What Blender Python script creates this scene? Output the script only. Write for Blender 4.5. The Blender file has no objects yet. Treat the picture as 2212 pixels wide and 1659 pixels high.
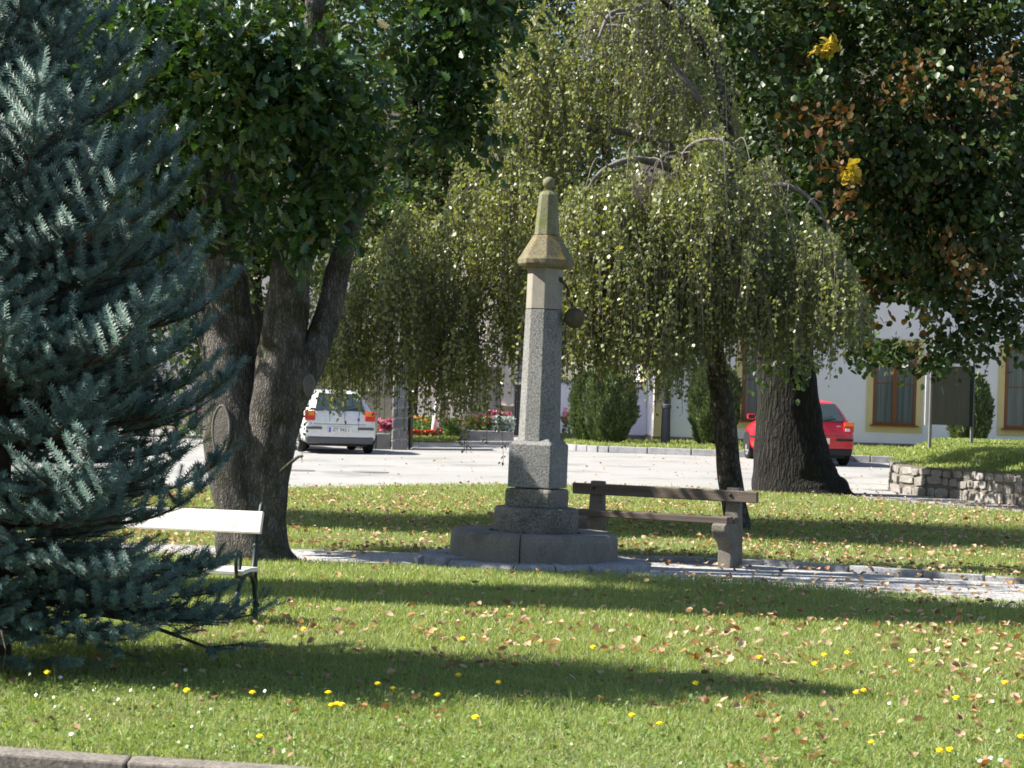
import bpy, math, random
import numpy as np
from mathutils import Vector, Matrix
from math import radians, sin, cos, pi, sqrt, atan2

sc = bpy.context.scene
rng = np.random.default_rng(11)
random.seed(11)

# ------------------------------------------------------------------ camera
F, CX, CY, Y0, EYE = 5000.0, 1106.0, 829.5, 838.0, 1.6     # focal length in pixels of a 2212 x 1659 picture
ROLL = radians(1.7)
PITCH = math.atan((Y0 - CY) / F)
cam_d = bpy.data.cameras.new('camera')
cam_d.sensor_width = 36.0
cam_d.lens = 36.0 * F / 2212.0
cam_d.clip_start, cam_d.clip_end = 0.1, 2000.0
cam = bpy.data.objects.new('camera', cam_d)
sc.collection.objects.link(cam)
cam.matrix_world = (Matrix.Translation((0, 0, EYE)) @ Matrix.Rotation(pi/2 + PITCH, 4, 'X') @ Matrix.Rotation(ROLL, 4, 'Z'))
cam_d.dof.use_dof = True
cam_d.dof.focus_distance = 21.0
cam_d.dof.aperture_fstop = 9.0
sc.camera = cam

# ------------------------------------------------------------------ light
SUN_EL, SUN_BACK = radians(43), radians(2.5)              # from the left
SUN = np.array([-cos(SUN_BACK)*cos(SUN_EL), sin(SUN_BACK)*cos(SUN_EL), sin(SUN_EL)])
w = bpy.data.worlds.new('World'); sc.world = w; w.use_nodes = True
nt = w.node_tree
sky = nt.nodes.new('ShaderNodeTexSky'); sky.sky_type = 'NISHITA'; sky.sun_disc = False
sky.sun_elevation = SUN_EL; sky.sun_rotation = atan2(SUN[0], SUN[1])
nt.links.new(sky.outputs[0], nt.nodes['Background'].inputs[0])
nt.nodes['Background'].inputs[1].default_value = 0.066
sl = bpy.data.lights.new('sun', 'SUN'); sl.energy = 5.0; sl.angle = radians(0.55); sl.color = (1.0, 0.95, 0.86)
so = bpy.data.objects.new('sun', sl); sc.collection.objects.link(so)
so.rotation_euler = Vector(SUN).to_track_quat('Z', 'Y').to_euler()
sc.view_settings.view_transform = 'Standard'; sc.view_settings.look = 'None'
sc.view_settings.exposure = 1.42; sc.view_settings.gamma = 1.0
sc.render.film_transparent = False
cy = sc.cycles
cy.max_bounces = 7; cy.diffuse_bounces = 3; cy.glossy_bounces = 3; cy.transmission_bounces = 4; cy.transparent_max_bounces = 4
cy.sample_clamp_indirect = 6.0
cy.use_denoising = True
cy.pixel_filter_type = 'BLACKMAN_HARRIS'; cy.filter_width = 1.7

# ------------------------------------------------------------------ placing helpers
def smooth(t):
    t = min(1.0, max(0.0, t)); return t*t*(3-2*t)
def gz(x, y):
    """height of the open ground: it rises gently beyond the lawn, to the right"""
    return 0.2*smooth((y-36)/26.0)*smooth((x+6)/12.0)
def at(px, py, d):
    """the point seen at a pixel, at depth d"""
    u, v = px-CX, -(py-Y0)
    c, s = cos(ROLL), sin(ROLL)
    uu, vv = u*c - v*s, u*s + v*c
    return Vector((uu*d/F, d, EYE + vv*d/F))
def ground_at(px, py, h=0.0):
    d = 30.0
    for _ in range(25):
        p = at(px, py, 1.0); k = (EYE - p.z)
        d = (EYE - gz(p.x*d, d) - h)/max(k, 1e-4)
    p = at(px, py, d)
    return Vector((p.x, p.y, gz(p.x, p.y)+h))
def to_px(P):
    """picture position of an (n,3) array of points"""
    u, v = F*P[:, 0]/P[:, 1], F*(P[:, 2]-EYE)/P[:, 1]
    c, s = cos(ROLL), sin(ROLL)
    return CX + u*c + v*s, Y0 - (-u*s + v*c)

# ------------------------------------------------------------------ scene-tree helpers
def link(o): sc.collection.objects.link(o); return o
def tag(o, label=None, cat=None, group=None, kind=None):
    if label: o['label'] = label
    if cat: o['category'] = cat
    if group: o['group'] = group
    if kind: o['kind'] = kind
    return o
def thing(name, loc, label, cat, group=None, rz=0.0):
    o = bpy.data.objects.new(name, None); o.empty_display_size = 0.1
    o.location = loc; o.rotation_euler = (0, 0, rz); link(o)
    return tag(o, label, cat, group)
def copy_tree(o, parent=None):
    c = o.copy(); link(c); c.parent = parent
    for ch in list(o.children):
        copy_tree(ch, c)
    return c

class MB:
    """collects shapes; build() links them as one mesh object"""
    def __init__(s): s.v, s.f, s.m = [], [], []
    def add(s, vs, fs, mi=0):
        b = len(s.v); s.v += [tuple(v) for v in vs]
        s.f += [tuple(i+b for i in f) for f in fs]; s.m += [mi]*len(fs)
    def box(s, c, d, rot=None, mi=0, taper=1.0):
        x, y, z = d[0]/2, d[1]/2, d[2]/2
        vs = [Vector((a*x*(taper if e > 0 else 1), b*y*(taper if e > 0 else 1), e*z)) for e in (-1, 1) for a, b in ((-1,-1),(1,-1),(1,1),(-1,1))]
        if rot: vs = [rot @ v for v in vs]
        s.add([v + Vector(c) for v in vs], [(3,2,1,0),(4,5,6,7),(0,1,5,4),(1,2,6,5),(2,3,7,6),(3,0,4,7)], mi)
    def bar(s, a, b, wd, th, mi=0):
        a, b = Vector(a), Vector(b); d = b-a
        q = d.to_track_quat('X', 'Z').to_matrix()
        s.box((a+b)/2, (d.length, wd, th), q, mi)
    def tube(s, pts, rad, n=8, cap=True, mi=0, wob=0.0):
        pts = [Vector(p) for p in pts]; N = len(pts)
        if not hasattr(rad, '__len__'): rad = [rad]*N
        t0 = (pts[1]-pts[0]).normalized(); up = Vector((0,1,0)) if abs(t0.y) < .9 else Vector((1,0,0))
        nrm = (up - t0*up.dot(t0)).normalized(); vs = []; ph = [random.uniform(0, 6.28) for _ in range(4)]
        for i, p in enumerate(pts):
            t = (pts[min(i+1, N-1)]-pts[max(i-1, 0)]).normalized()
            nrm = (nrm - t*nrm.dot(t)).normalized(); bi = t.cross(nrm)
            for k in range(n):
                a = 2*pi*k/n
                r = rad[i]*(1 + wob*(sin(3*a+ph[0]+i*.35)*.5 + sin(5*a+ph[1]-i*.5)*.35 + sin(2*a+ph[2]+i*.9)*.4 + random.uniform(-.25,.25)))
                vs.append(p + nrm*(r*cos(a)) + bi*(r*sin(a)))
        fs = [(i*n+k, i*n+(k+1)%n, (i+1)*n+(k+1)%n, (i+1)*n+k) for i in range(N-1) for k in range(n)]
        if cap: fs += [tuple(range(n-1, -1, -1)), tuple(range((N-1)*n, N*n))]
        s.add(vs, fs, mi)
    def lathe(s, prof, n=24, c=(0,0,0), rot=0.0, mi=0, cap=True, sx=1, sy=1):
        vs = [(c[0]+sx*r*cos(rot+2*pi*k/n), c[1]+sy*r*sin(rot+2*pi*k/n), c[2]+z) for r, z in prof for k in range(n)]
        N = len(prof)
        fs = [(i*n+k, i*n+(k+1)%n, (i+1)*n+(k+1)%n, (i+1)*n+k) for i in range(N-1) for k in range(n)]
        if cap: fs += [tuple(range(n-1, -1, -1)), tuple(range((N-1)*n, N*n))]
        s.add(vs, fs, mi)
    def arc(s, prof, a0, a1, n, c=(0,0,0), mi=0):
        """closed (r,z) profile swept over an arc, ends closed"""
        P = len(prof); vs = []
        for k in range(n+1):
            a = a0+(a1-a0)*k/n
            vs += [(c[0]+r*cos(a), c[1]+r*sin(a), c[2]+z) for r, z in prof]
        fs = [(k*P+i, (k+1)*P+i, (k+1)*P+(i+1)%P, k*P+(i+1)%P) for k in range(n) for i in range(P)]
        fs += [tuple(range(P)), tuple(range(n*P+P-1, n*P-1, -1))]
        s.add(vs, fs, mi)
    def ball(s, c, r, n=16, mi=0, sz=1.0):
        m = n//2
        prof = [(max(1e-4, r*sin(pi*i/m)), -r*sz*cos(pi*i/m)) for i in range(m+1)]
        s.lathe(prof, n, c, 0, mi, False)
    def prism(s, poly, th, fn, mi=0):
        """2D outline given thickness; fn(u,v,t) places it"""
        n = len(poly)
        vs = [fn(u, v, 0) for u, v in poly] + [fn(u, v, th) for u, v in poly]
        fs = [tuple(range(n-1, -1, -1)), tuple(range(n, 2*n))] + [(i, (i+1) % n, n+(i+1) % n, n+i) for i in range(n)]
        s.add(vs, fs, mi)
    def build(s, name, mats, parent=None, local=False, sm=False, bevel=0.0, jit=0.0):
        me = bpy.data.meshes.new(name)
        off = Vector(parent.location) if (parent is not None and not local) else Vector((0,0,0))
        vs = [(v[0]-off.x, v[1]-off.y, v[2]-off.z) for v in s.v]
        if jit: vs = [tuple(q+random.uniform(-jit, jit) for q in v) for v in vs]
        me.from_pydata(vs, [], s.f)
        import bmesh
        bm = bmesh.new(); bm.from_mesh(me); bmesh.ops.recalc_face_normals(bm, faces=bm.faces); bm.to_mesh(me); bm.free()
        for m in (mats if isinstance(mats, (list, tuple)) else [mats]): me.materials.append(m)
        me.polygons.foreach_set('material_index', s.m)
        if sm: me.polygons.foreach_set('use_smooth', [True]*len(s.f))
        o = link(bpy.data.objects.new(name, me)); o.parent = parent
        if bevel:
            b = o.modifiers.new('bevel', 'BEVEL'); b.width = bevel; b.segments = 2; b.limit_method = 'ANGLE'; b.angle_limit = radians(35)
        return o

def big_mesh(name, V, FA, mats, parent=None, mi=None, sm=False):
    """V (n,3) floats, FA (m,k) ints"""
    if parent is not None: V = V - np.array(parent.location)
    me = bpy.data.meshes.new(name)
    m, k = FA.shape
    me.vertices.add(len(V)); me.vertices.foreach_set('co', np.ascontiguousarray(V, dtype=np.float32).ravel())
    me.loops.add(m*k); me.loops.foreach_set('vertex_index', np.ascontiguousarray(FA, dtype=np.int32).ravel())
    me.polygons.add(m); me.polygons.foreach_set('loop_start', np.arange(0, m*k, k, dtype=np.int32))
    for q in (mats if isinstance(mats, (list, tuple)) else [mats]): me.materials.append(q)
    if mi is not None: me.polygons.foreach_set('material_index', np.asarray(mi, dtype=np.int32))
    if sm: me.polygons.foreach_set('use_smooth', np.ones(m, dtype=bool))
    me.update(calc_edges=True)
    o = link(bpy.data.objects.new(name, me)); o.parent = parent
    return o

def norm(a): return a/np.maximum(np.linalg.norm(a, axis=-1, keepdims=True), 1e-9)
def place(T, FT, pos, A, Nn, size):
    """copies of template T (k,3: side, along, up) at pos, axis A, normal Nn -> big arrays"""
    A = norm(A); S = norm(np.cross(A, Nn)); N2 = np.cross(S, A)
    size = np.asarray(size).reshape(-1, 1, 1)
    V = pos[:, None, :] + size*(T[None, :, 0:1]*S[:, None, :] + T[None, :, 1:2]*A[:, None, :] + T[None, :, 2:3]*N2[:, None, :])
    n, k = len(pos), len(T)
    FA = FT[None] + (np.arange(n)*k)[:, None, None]
    return V.reshape(-1, 3), FA.reshape(-1, FT.shape[1])
def merge(parts):
    V, Fs, b = [], [], 0
    for v, f in parts:
        V.append(v); Fs.append(f+b); b += len(v)
    return np.concatenate(V), np.concatenate(Fs)

# ------------------------------------------------------------------ materials
def new_mat(name):
    m = bpy.data.materials.new(name); m.use_nodes = True
    return m, m.node_tree, m.node_tree.nodes['Principled BSDF']
def ramp(t, cols, pos=None):
    r = t.nodes.new('ShaderNodeValToRGB'); e = r.color_ramp.elements
    pos = pos or [i/(max(1, len(cols)-1)) for i in range(len(cols))]
    while len(e) < len(cols): e.new(0.5)
    for el, p, c in zip(e, pos, cols): el.position = p; el.color = (*c, 1)
    return r
def noise(t, scale, detail=5, rough=.6, st=(1,1,1), coord='Object'):
    tc = t.nodes.new('ShaderNodeTexCoord'); mp = t.nodes.new('ShaderNodeMapping'); mp.inputs['Scale'].default_value = st
    t.links.new(tc.outputs[coord], mp.inputs[0])
    n = t.nodes.new('ShaderNodeTexNoise'); n.inputs['Scale'].default_value = scale
    n.inputs['Detail'].default_value = detail; n.inputs['Roughness'].default_value = rough
    t.links.new(mp.outputs[0], n.inputs['Vector']); return n
def mix(t, fac, a, b, mode='MIX'):
    x = t.nodes.new('ShaderNodeMix'); x.data_type = 'RGBA'; x.blend_type = mode
    for sock, v in ((x.inputs[0], fac), (x.inputs[6], a), (x.inputs[7], b)):
        if hasattr(v, 'is_output'): t.links.new(v, sock)
        elif hasattr(v, '__len__'): sock.default_value = (*v, 1)
        else: sock.default_value = v
    return x.outputs[2]
def mat(name, cols, scale=6, rough=.8, bump=0.0, bscale=None, st=(1,1,1), spec=.3, pos=None, detail=6, metal=0.0, coat=0.0,
        spot=None, spot_scale=2.0, spot_lo=.55, spot_hi=.7, fine=None, crack=None):
    m, t, b = new_mat(name)
    b.inputs['Roughness'].default_value = rough; b.inputs['Specular IOR Level'].default_value = spec
    b.inputs['Metallic'].default_value = metal; b.inputs['Coat Weight'].default_value = coat
    n = noise(t, scale, detail, .6, st)
    r = ramp(t, cols, pos or [.3 + .4*i/max(1, len(cols)-1) for i in range(len(cols))])
    t.links.new(n.outputs[0], r.inputs[0]); col = r.outputs[0]
    if fine:                                   # (scale, dark, light): grains of the stone
        g = noise(t, fine[0], 2, .5); gr = ramp(t, [fine[1], (1,1,1), fine[2]], [.36, .5, .64])
        t.links.new(g.outputs[0], gr.inputs[0]); col = mix(t, 1.0, col, gr.outputs[0], 'MULTIPLY')
    if spot:
        s2 = noise(t, spot_scale, 6, .65); sr = ramp(t, [(0,0,0),(1,1,1)], [spot_lo, spot_hi])
        t.links.new(s2.outputs[0], sr.inputs[0]); col = mix(t, sr.outputs[0], col, spot)
    ck = None
    if crack:                                  # furrows of the bark: (scale, stretch)
        tc = t.nodes.new('ShaderNodeTexCoord'); mp = t.nodes.new('ShaderNodeMapping'); mp.inputs['Scale'].default_value = (1, 1, crack[1])
        t.links.new(tc.outputs['Object'], mp.inputs[0])
        wn = noise(t, crack[0]*.35, 3); wv = mix(t, .03, mp.outputs[0], wn.outputs['Color'], 'LINEAR_LIGHT')
        vo = t.nodes.new('ShaderNodeTexVoronoi'); vo.feature = 'DISTANCE_TO_EDGE'; vo.inputs['Scale'].default_value = crack[0]
        t.links.new(wv, vo.inputs['Vector'])
        ck = ramp(t, [(.42,.4,.38),(1,1,1)], [.02, .3]); t.links.new(vo.outputs['Distance'], ck.inputs[0])
        col = mix(t, 1.0, col, ck.outputs[0], 'MULTIPLY')
    t.links.new(col, b.inputs['Base Color'])
    if bump:
        bn = noise(t, bscale or scale*3, 6, .65, st)
        bp = t.nodes.new('ShaderNodeBump'); bp.inputs['Strength'].default_value = 1.0; bp.inputs['Distance'].default_value = bump
        hgt = bn.outputs[0]
        if ck is not None:
            ad = t.nodes.new('ShaderNodeMath'); ad.operation = 'ADD'; t.links.new(ck.outputs[0], ad.inputs[0]); t.links.new(bn.outputs[0], ad.inputs[1]); hgt = ad.outputs[0]
        t.links.new(hgt, bp.inputs['Height']); t.links.new(bp.outputs[0], b.inputs['Normal'])
    return m
def leaf_mat(name, cols, pos=None, rough=.45, spec=.4, transl=.35, tcol=(1.25,1.35,.5), obj_rand=False, patch=0.0, pscale=.5):
    """colour varies from leaf to leaf; thin leaves let light through"""
    m, t, b = new_mat(name)
    g = t.nodes.new('ShaderNodeNewGeometry'); fac = g.outputs['Random Per Island']
    if obj_rand:
        oi = t.nodes.new('ShaderNodeObjectInfo'); fac = oi.outputs['Random']
    if patch:
        n = noise(t, pscale, 3, .5); mm = t.nodes.new('ShaderNodeMath'); mm.operation = 'MULTIPLY_ADD'
        t.links.new(n.outputs[0], mm.inputs[0]); mm.inputs[1].default_value = patch
        m2 = t.nodes.new('ShaderNodeMath'); m2.operation = 'MULTIPLY'; m2.inputs[1].default_value = 1.0-patch*.5
        t.links.new(fac, m2.inputs[0]); t.links.new(m2.outputs[0], mm.inputs[2])
        m3 = t.nodes.new('ShaderNodeMath'); m3.operation = 'SUBTRACT'; m3.inputs[1].default_value = patch*.25
        t.links.new(mm.outputs[0], m3.inputs[0]); fac = m3.outputs[0]
    r = ramp(t, cols, pos); t.links.new(fac, r.inputs[0])
    t.links.new(r.outputs[0], b.inputs['Base Color'])
    b.inputs['Roughness'].default_value = rough; b.inputs['Specular IOR Level'].default_value = spec
    if transl:
        tr = t.nodes.new('ShaderNodeBsdfTranslucent')
        t.links.new(mix(t, 1.0, r.outputs[0], tcol, 'MULTIPLY'), tr.inputs[0])
        ms = t.nodes.new('ShaderNodeMixShader'); ms.inputs[0].default_value = transl
        out = t.nodes['Material Output']
        t.links.new(b.outputs[0], ms.inputs[1]); t.links.new(tr.outputs[0], ms.inputs[2]); t.links.new(ms.outputs[0], out.inputs[0])
    return m
def plain(name, col, rough=.5, spec=.5, metal=0, coat=0):
    m, t, b = new_mat(name)
    n = noise(t, 9, 4); r = ramp(t, [tuple(c*.9 for c in col), tuple(min(1, c*1.08) for c in col)], [.3, .7])
    t.links.new(n.outputs[0], r.inputs[0]); t.links.new(r.outputs[0], b.inputs['Base Color'])
    b.inputs['Roughness'].default_value = rough; b.inputs['Specular IOR Level'].default_value = spec
    b.inputs['Metallic'].default_value = metal; b.inputs['Coat Weight'].default_value = coat
    return m

M = {}
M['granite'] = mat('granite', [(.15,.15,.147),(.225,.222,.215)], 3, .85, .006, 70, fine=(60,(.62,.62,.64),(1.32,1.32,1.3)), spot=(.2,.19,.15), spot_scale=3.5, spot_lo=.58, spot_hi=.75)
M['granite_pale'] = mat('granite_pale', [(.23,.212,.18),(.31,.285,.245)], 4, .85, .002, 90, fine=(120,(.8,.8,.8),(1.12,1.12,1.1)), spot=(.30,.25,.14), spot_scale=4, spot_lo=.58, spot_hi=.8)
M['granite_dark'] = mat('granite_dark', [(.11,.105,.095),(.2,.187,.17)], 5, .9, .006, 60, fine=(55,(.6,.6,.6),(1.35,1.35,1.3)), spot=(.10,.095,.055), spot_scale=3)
M['lichen'] = mat('lichen_stone', [(.12,.105,.07),(.2,.175,.115)], 7, .9, .004, 70, fine=(80,(.6,.6,.55),(1.25,1.2,1.05)), spot=(.27,.19,.045), spot_scale=5, spot_lo=.54, spot_hi=.66)
M['mossy'] = mat('mossy_stone', [(.14,.14,.085),(.21,.205,.13)], 8, .9, .004, 70, fine=(90,(.6,.62,.55),(1.2,1.2,1.05)), spot=(.12,.14,.05), spot_scale=5)
M['tub'] = mat('basin_stone', [(.13,.122,.108),(.215,.2,.18)], 4, .9, .004, 60, st=(1,1,.35), fine=(100,(.75,.75,.75),(1.18,1.18,1.15)), spot=(.085,.08,.07), spot_scale=3, spot_lo=.55, spot_hi=.72)
M['slab'] = mat('kerb_stone', [(.2,.2,.21),(.33,.33,.34)], 5, .85, .006, 40, fine=(70,(.7,.7,.7),(1.2,1.2,1.2)))
M['iron'] = mat('dark_iron', [(.03,.028,.026),(.07,.055,.045)], 20, .6, metal=.3)
M['oldwood'] = mat('weathered_wood', [(.075,.058,.046),(.15,.12,.096)], 6, .8, .003, 30, st=(.25,3,3), spot=(.24,.2,.165), spot_scale=2.2, spot_lo=.58, spot_hi=.75)
M['concrete'] = mat('bench_concrete', [(.11,.1,.085),(.19,.172,.145)], 6, .9, .004, 50, fine=(80,(.7,.7,.68),(1.2,1.2,1.15)), spot=(.11,.11,.08), spot_scale=4)
M['whitewood'] = mat('white_boards', [(.60,.57,.52),(.74,.71,.67)], 3, .6, .001, 30, st=(.3,4,4), spot=(.42,.36,.3), spot_scale=5, spot_lo=.58, spot_hi=.72)
M['castiron'] = plain('green_cast_iron', (.012,.02,.021), .5, .4)
M['oakbark'] = mat('oak_bark', [(.085,.077,.07),(.215,.2,.185)], 9, .95, .02, 40, st=(1,1,.4), spot=(.07,.07,.035), spot_scale=2.6, spot_lo=.52, spot_hi=.64, pos=[.38,.64], crack=(42,.2))
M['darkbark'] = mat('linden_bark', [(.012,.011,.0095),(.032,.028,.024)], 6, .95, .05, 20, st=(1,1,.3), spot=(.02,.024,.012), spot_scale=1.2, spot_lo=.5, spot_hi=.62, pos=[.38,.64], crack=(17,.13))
M['birchbark'] = mat('birch_bark', [(.045,.038,.03),(.13,.115,.095)], 9, .95, .015, 18, st=(1,1,.5), spot=(.2,.19,.175), spot_scale=9, spot_lo=.68, spot_hi=.74, pos=[.36,.64], crack=(22,.5))
M['twig'] = plain('twig', (.17,.14,.12), .8, .2)
M['scar'] = mat('healed_wood', [(.10,.09,.082),(.17,.152,.14)], 14, .9, .006, 30, st=(1,1,.3))
M['scarcore'] = mat('scar_core', [(.085,.078,.068),(.15,.138,.125)], 12, .95, .01, 30)
M['soil'] = mat('lawn_soil', [(.09,.115,.035),(.14,.165,.055)], 3, .95, .01, 30, spot=(.12,.085,.05), spot_scale=.9, spot_lo=.52, spot_hi=.68)
M['ground'] = mat('ground', [(.10,.09,.06),(.17,.15,.11)], .7, .95)
M['road'] = mat('asphalt', [(.265,.26,.25),(.32,.312,.30)], .35, .9, .003, 60, fine=(45,(.88,.88,.88),(1.08,1.08,1.08)), spot=(.21,.206,.2), spot_scale=.45, spot_lo=.54, spot_hi=.62)
M['gravel'] = mat('gravel', [(.30,.295,.285),(.41,.40,.388)], 2.5, .95, .012, 40, fine=(42,(.45,.45,.46),(1.35,1.35,1.35)))
M['grass'] = leaf_mat('grass_blade', [(.20,.25,.07),(.265,.32,.105),(.325,.37,.15),(.43,.41,.23)], [0,.45,.85,1], .45, .35, .38, (1.2,1.25,.5), patch=.5, pscale=.8)
M['clover'] = leaf_mat('clover_leaf', [(.09,.17,.02),(.13,.22,.04),(.18,.26,.08)], None, .36, .5, .25)
M['litter'] = leaf_mat('dry_leaf', [(.34,.22,.13),(.46,.33,.21),(.55,.43,.30),(.27,.12,.06),(.50,.38,.14)], [0,.35,.72,.86,1], .7, .2, .2, (1.2,.9,.55))
M['litter1'] = leaf_mat('dry_leaf_single', [(.27,.16,.09),(.40,.27,.17),(.50,.37,.25),(.25,.10,.045),(.48,.36,.14)], [0,.4,.75,.9,1], .7, .2, .2, (1.2,.9,.55), obj_rand=True)
M['oakleaf'] = leaf_mat('oak_leaf', [(.02,.05,.016),(.034,.078,.02),(.055,.105,.026),(.14,.10,.03)], [0,.5,.975,1], .36, .5, .22, (1.5,1.6,.4))
M['lindenleaf'] = leaf_mat('linden_leaf', [(.016,.038,.012),(.03,.062,.016),(.06,.095,.022),(.10,.06,.018),(.16,.08,.02),(.30,.21,.02)], [0,.48,.84,.92,.985,1], .45, .4, .2, (1.5,1.4,.4), patch=.62, pscale=.55)
M['seed'] = leaf_mat('linden_seed_bract', [(.11,.075,.03),(.17,.115,.05),(.15,.055,.02)], None, .6, .3, .3)
M['birchleaf'] = leaf_mat('birch_leaf', [(.11,.145,.05),(.19,.225,.085),(.30,.325,.16),(.44,.35,.08)], [0,.55,.93,1], .38, .5, .33, (1.5,1.4,.4), patch=.3, pscale=.7)
M['needle'] = leaf_mat('spruce_needle', [(.07,.128,.108),(.118,.195,.163),(.20,.285,.235)], [0,.6,1], .5, .35, .0)
M['juniper'] = leaf_mat('juniper_sprig', [(.075,.11,.05),(.12,.165,.075),(.18,.215,.11)], None, .6, .25, .15)
M['backleaf'] = leaf_mat('far_leaf', [(.03,.06,.015),(.06,.095,.025),(.12,.14,.035)], None, .5, .3, .25)
M['plaster'] = mat('white_plaster', [(.77,.725,.775),(.84,.79,.845)], .9, .9, .004, 25, spot=(.69,.65,.67), spot_scale=.7, spot_lo=.56, spot_hi=.78)
M['plinth'] = mat('plinth_render', [(.15,.12,.105),(.20,.165,.145)], 3, .9, .004, 30)
M['yellow'] = mat('yellow_trim', [(.60,.47,.24),(.66,.53,.29)], 4, .85)
M['brownwood'] = mat('brown_window_frame', [(.17,.06,.025),(.23,.085,.035)], 8, .45, st=(3,3,.3))
M['curtain'] = mat('grey_curtain', [(.10,.11,.12),(.26,.28,.29)], 9, .8, st=(4,1,.05))
M['pane'] = plain('window_pane', (.03,.035,.04), .04, .6)
M['rubble'] = None
M['sandstone'] = mat('sandstone', [(.36,.31,.24),(.52,.46,.37)], 3, .9, .01, 20, spot=(.22,.2,.17), spot_scale=2)
M['greyblock'] = mat('grey_block', [(.15,.15,.155),(.27,.265,.265)], 2.2, .9, .006, 30)
M['mortar'] = plain('mortar', (.42,.40,.37), .95, .1)
M['roof'] = mat('roof_tiles', [(.055,.045,.04),(.09,.075,.066)], 4, .85, .02, 14)
M['board'] = mat('board_panel', [(.085,.072,.058),(.12,.10,.082)], 5, .7, st=(4,1,.3))
M['whitemetal'] = plain('pale_metal', (.6,.6,.6), .4, .5)
M['greymetal'] = plain('grey_post', (.2,.2,.2), .5, .5)
M['lampmetal'] = plain('lamp_metal', (.055,.06,.075), .45, .5)
M['pipe'] = plain('drainpipe_brown', (.12,.095,.08), .5, .5)
M['whitecar'] = plain('white_car_paint', (.72,.72,.71), .3, .5, 0, .6)
M['redcar'] = plain('red_car_paint', (.55,.01,.025), .3, .5, 0, .6)
M['glass'] = plain('car_glass', (.035,.05,.055), .05, .6)
M['black'] = plain('black_plastic', (.02,.02,.022), .6, .3)
M['grey'] = plain('grey_plastic', (.11,.11,.115), .6, .3)
M['tyre'] = plain('tyre_rubber', (.018,.018,.02), .85, .2)
M['rim'] = plain('rim_metal', (.5,.5,.52), .35, .5, .5)
M['lamp_red'] = plain('tail_red', (.6,.012,.02), .15, .5, 0, .5)
M['lamp_orange'] = plain('tail_orange', (.75,.22,.02), .15, .5, 0, .5)
M['lamp_white'] = plain('tail_white', (.7,.7,.68), .15, .5, 0, .5)
M['chrome'] = plain('emblem_chrome', (.55,.55,.57), .2, .5, .8)
M['plate'] = plain('number_plate', (.75,.75,.72), .4, .4)
M['plateblue'] = plain('plate_blue', (.05,.10,.5), .4, .4)
M['ink'] = plain('plate_ink', (.02,.02,.02), .5, .3)
M['dandelion'] = plain('dandelion_yellow', (.85,.62,.01), .6, .2)
M['daisy'] = plain('daisy_white', (.8,.8,.78), .6, .2)
M['stem'] = plain('flower_stem', (.12,.2,.04), .6, .3)
M['redflower'] = leaf_mat('red_blossom', [(.65,.03,.02),(.8,.10,.02),(.75,.05,.12),(.85,.30,.04)], None, .6, .2, .3, (1,.9,.9))
M['pinkflower'] = leaf_mat('pink_blossom', [(.4,.03,.09),(.5,.07,.17),(.55,.2,.28),(.65,.5,.52)], None, .6, .2, .3, (1,.9,.9))
M['orangeflower'] = leaf_mat('orange_blossom', [(.55,.16,.03),(.65,.28,.05)], None, .6, .2, .3, (1,.9,.9))
M['silver'] = leaf_mat('silver_leaf', [(.34,.42,.38),(.5,.57,.53)], None, .6, .3, .1, (1,1,1))
M['bedgreen'] = leaf_mat('bed_leaf', [(.06,.11,.025),(.12,.19,.05)], None, .5, .3, .3)
def rubble_mat():
    m, t, b = new_mat('rubble_masonry')
    tc = t.nodes.new('ShaderNodeTexCoord'); mp = t.nodes.new('ShaderNodeMapping'); mp.inputs['Scale'].default_value = (1, 1, 1.35)
    t.links.new(tc.outputs['Object'], mp.inputs[0])
    nz = noise(t, 3, 3); ad = mix(t, .08, mp.outputs[0], nz.outputs['Color'], 'LINEAR_LIGHT')
    v = t.nodes.new('ShaderNodeTexVoronoi'); v.feature = 'DISTANCE_TO_EDGE'; v.inputs['Scale'].default_value = 4.6
    v2 = t.nodes.new('ShaderNodeTexVoronoi'); v2.inputs['Scale'].default_value = 4.6
    t.links.new(ad, v.inputs['Vector']); t.links.new(ad, v2.inputs['Vector'])
    r = ramp(t, [(.3,.27,.24),(1,1,1)], [.008,.05]); t.links.new(v.outputs['Distance'], r.inputs[0])
    cr = ramp(t, [(.17,.145,.115),(.26,.225,.185),(.34,.31,.27),(.22,.2,.185)]); t.links.new(v2.outputs['Color'], cr.inputs[0])
    n2 = noise(t, 30, 5); nr = ramp(t, [(.7,.7,.7),(1.2,1.2,1.2)], [.3,.7]); t.links.new(n2.outputs[0], nr.inputs[0])
    c = mix(t, 1, mix(t, 1, cr.outputs[0], r.outputs[0], 'MULTIPLY'), nr.outputs[0], 'MULTIPLY')
    t.links.new(c, b.inputs['Base Color']); b.inputs['Roughness'].default_value = .95
    rb = ramp(t, [(0,0,0),(1,1,1)], [0,.14]); t.links.new(v.outputs['Distance'], rb.inputs[0])
    bp = t.nodes.new('ShaderNodeBump'); bp.inputs['Distance'].default_value = .05
    t.links.new(rb.outputs[0], bp.inputs['Height']); t.links.new(bp.outputs[0], b.inputs['Normal'])
    return m
M['rubble'] = rubble_mat()

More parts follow.
